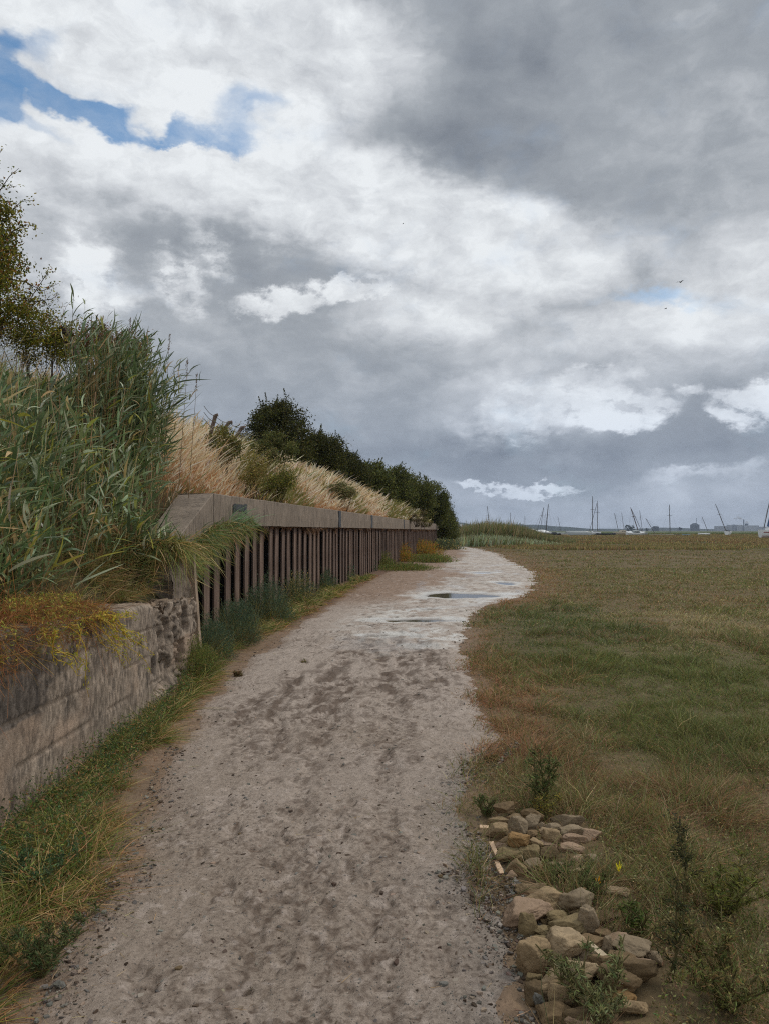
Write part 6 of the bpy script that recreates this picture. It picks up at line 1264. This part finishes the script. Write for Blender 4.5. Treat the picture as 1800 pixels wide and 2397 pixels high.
    # steam from the stack
    m = bpy.data.materials.new('steam'); m.use_nodes = True; T = NT(m.node_tree); ob = T.n('ShaderNodeTexCoord').outputs['Object']; vol = T.n('ShaderNodeVolumePrincipled', {'Color': (.95, .96, .98, 1), 'Density': T.rng(T.noise(ob, .06, 3), .30, .62, 0, .09)}); T.n('ShaderNodeOutputMaterial', {'Volume': vol.outputs[0]})
    g = G(); Vv, Ff = ICO2
    for (px, py, rx, rz) in [(1738, 1216, 3.4, 1.6), (1732, 1213.5, 5, 2.6), (1727, 1210.5, 3, 2.4), (1748, 1223, 4, 3), (1722, 1214, 5, 1.6)]:
        Y = 3300; P = norm(Vv) * np.array([rx / FPX * Y, 9, rz / FPX * Y]) * (1 + .2 * (fbm(Vv[:, 0] * 2, Vv[:, 1] * 2, Vv[:, 2] * 2 + px, oct=2)[:, None] - .5)); g.add(P + np.array([(px - 900) / FPX * Y, Y, CAMZ + (1242 - py) / FPX * Y]), Ff, np.ones(3))
    tag(g.build('smoke', m), 'white steam drifting left from the factory chimney', None, kind='stuff')
    # three small birds
    for (px, py, Y, s, lab, fl) in [(1592, 660, 60, .34, 'larger dark bird gliding high over the marsh', .5), (1558, 722, 75, .26, 'small bird just below the gliding one, by the blue gap', .2), (943, 523, 70, .16, 'tiny bird alone against the white cloud', .4), (912, 671, 80, .12, 'faint bird speck beside the grey cloud centre', .3)]:
        r = ray(px, py); k = Y / r.y; g = G(); c = np.array(s2l(58, 54, 52)); tube(g, [(-.5 * s, 0, 0), (-.25 * s, 0, .03 * s), (.2 * s, 0, .02 * s), (.5 * s, 0, 0)], [.01 * s, .12 * s, .10 * s, .02 * s], c, 7)
        for sg in (-1, 1): V = np.array([(.2 * s, sg * .05 * s, 0), (-.15 * s, sg * .05 * s, 0), (-.2 * s, sg * .55 * s, fl * .45 * s), (.15 * s, sg * .5 * s, fl * .45 * s), (-.25 * s, sg * 1.05 * s, fl * .35 * s)]); g.add(np.concatenate([V, V + [0, 0, .015 * s]]), np.array([(0, 3, 2, 1), (5, 6, 7, 8)]), c); g.add(V, np.array([(3, 4, 2)]), c)
        o = g.build('bird', M_BARK); o.location = (r.x * k, Y, CAMZ + r.z * k); o.rotation_euler = (0, .1, .7 if s > .3 else .2); tag(o, lab, 'bird')
def bank_items():
    def p(px, py, Y): r = ray(px, py); k = Y / r.y; return np.array((r.x * k, Y, CAMZ + r.z * k))
    # leaning dark post with bolt holes on the crest
    A = p(146, 768, 10.4); B = p(176, 826, 10.4); root = empty('leaning_post', tuple(B)); tag(root, 'dark leaning post with bolt holes sticking out of the brambles', 'post'); g = G(); L = np.linalg.norm(A - B) + .5; col = np.array(s2l(66, 56, 52))
    ang = math.atan2(A[0] - B[0], A[2] - B[2]); R0 = Matrix.Rotation(ang, 3, 'Y'); 
    def tr(g): g.V = [np.array([tuple(R0 @ Vector(v)) for v in V]) for V in g.V]
    box(g, (-.045, -.05, -.5), (.045, .05, L - .5), col); box(g, (-.045, .05, L - .56), (.045, .26, L - .5), col * .9); tr(g); g.build('post', M_BARK, root)
    for k in range(3):
        g = G(); z = L - .60 - k * .13; tube(g, [(0, -.0535, z), (0, -.052, z)], [.014, .014], np.array([.008, .008, .008]), 10); g.add(np.array([(.014 * math.cos(q), -.0535, z + .014 * math.sin(q)) for q in np.linspace(0, 6.28, 10, endpoint=False)]), np.array([list(range(10))]), np.array([.008] * 3)); tr(g); g.build('bolt_hole', M_BARK, root)
    g = G(); box(g, (-.34, -.03, L - .62), (-.03, .03, L - .53), col * .8); tr(g); g.build('rail_stub', M_BARK, root)
    # old wire fence on the crest behind the golden grass
    root = empty('wire_fence', tuple(p(535, 1010, 19))); tag(root, 'old leaning fence posts with sagging wire above the golden grass', 'fence'); O = p(535, 1010, 19); tops = []
    for (tx, ty, bx, by, Y) in [(506, 968, 496, 1005, 17.5), (540, 985, 520, 1012, 19), (569, 997, 552, 1024, 20.5)]:
        T_ = p(tx, ty, Y) - O; B_ = p(bx, by, Y) - O; d = (T_ - B_); g = G(); tube(g, [B_ - d * 1.5, B_ - d * .2, T_ - d * .12, T_ + np.array([.05, 0, -.03])], [.055, .05, .05, .045], np.array(s2l(108, 94, 86)), 7); g.build('fence_post', M_BARK, root); tops.append(T_ - d * .15)
    tops.append(p(600, 1020, 22) - O); tops.insert(0, p(478, 950, 16) - O)
    for dz in (0, -.14, -.28):
        g = G()
        for a, b in zip(tops[:-1], tops[1:]): t = np.linspace(0, 1, 6)[:, None]; pts = a + (b - a) * t; pts[:, 2] += dz - .05 * np.sin(t[:, 0] * math.pi); tube(g, pts, [.008] * 6, np.array(s2l(84, 78, 72)), 4)
        g.build('wire', M_METAL, root)

# ---------------------------------------------------------------- build everything
build_stones(); gravel()
marsh_cover(); verge(); bank_cover(); reeds(); trees(); low_shrubs(); wall_plants(); weeds()
bank_items(); boats(); reed_island(); far_shore()

# ---------------------------------------------------------------- haze: one box of even, very thin air
m = bpy.data.materials.new('haze'); m.use_nodes = True; T = NT(m.node_tree)
T.n('ShaderNodeOutputMaterial', {'Volume': T.n('ShaderNodeVolumePrincipled', {'Color': (*s2l(196, 212, 236), 1), 'Density': .00016, 'Anisotropy': .0}).outputs[0]})
g = G(); box(g, (-4500, -4500, -1.5), (4500, 4500, 140), np.ones(3)); tag(g.build('haze', m), 'thin bluish air over the marsh', None, kind='stuff')
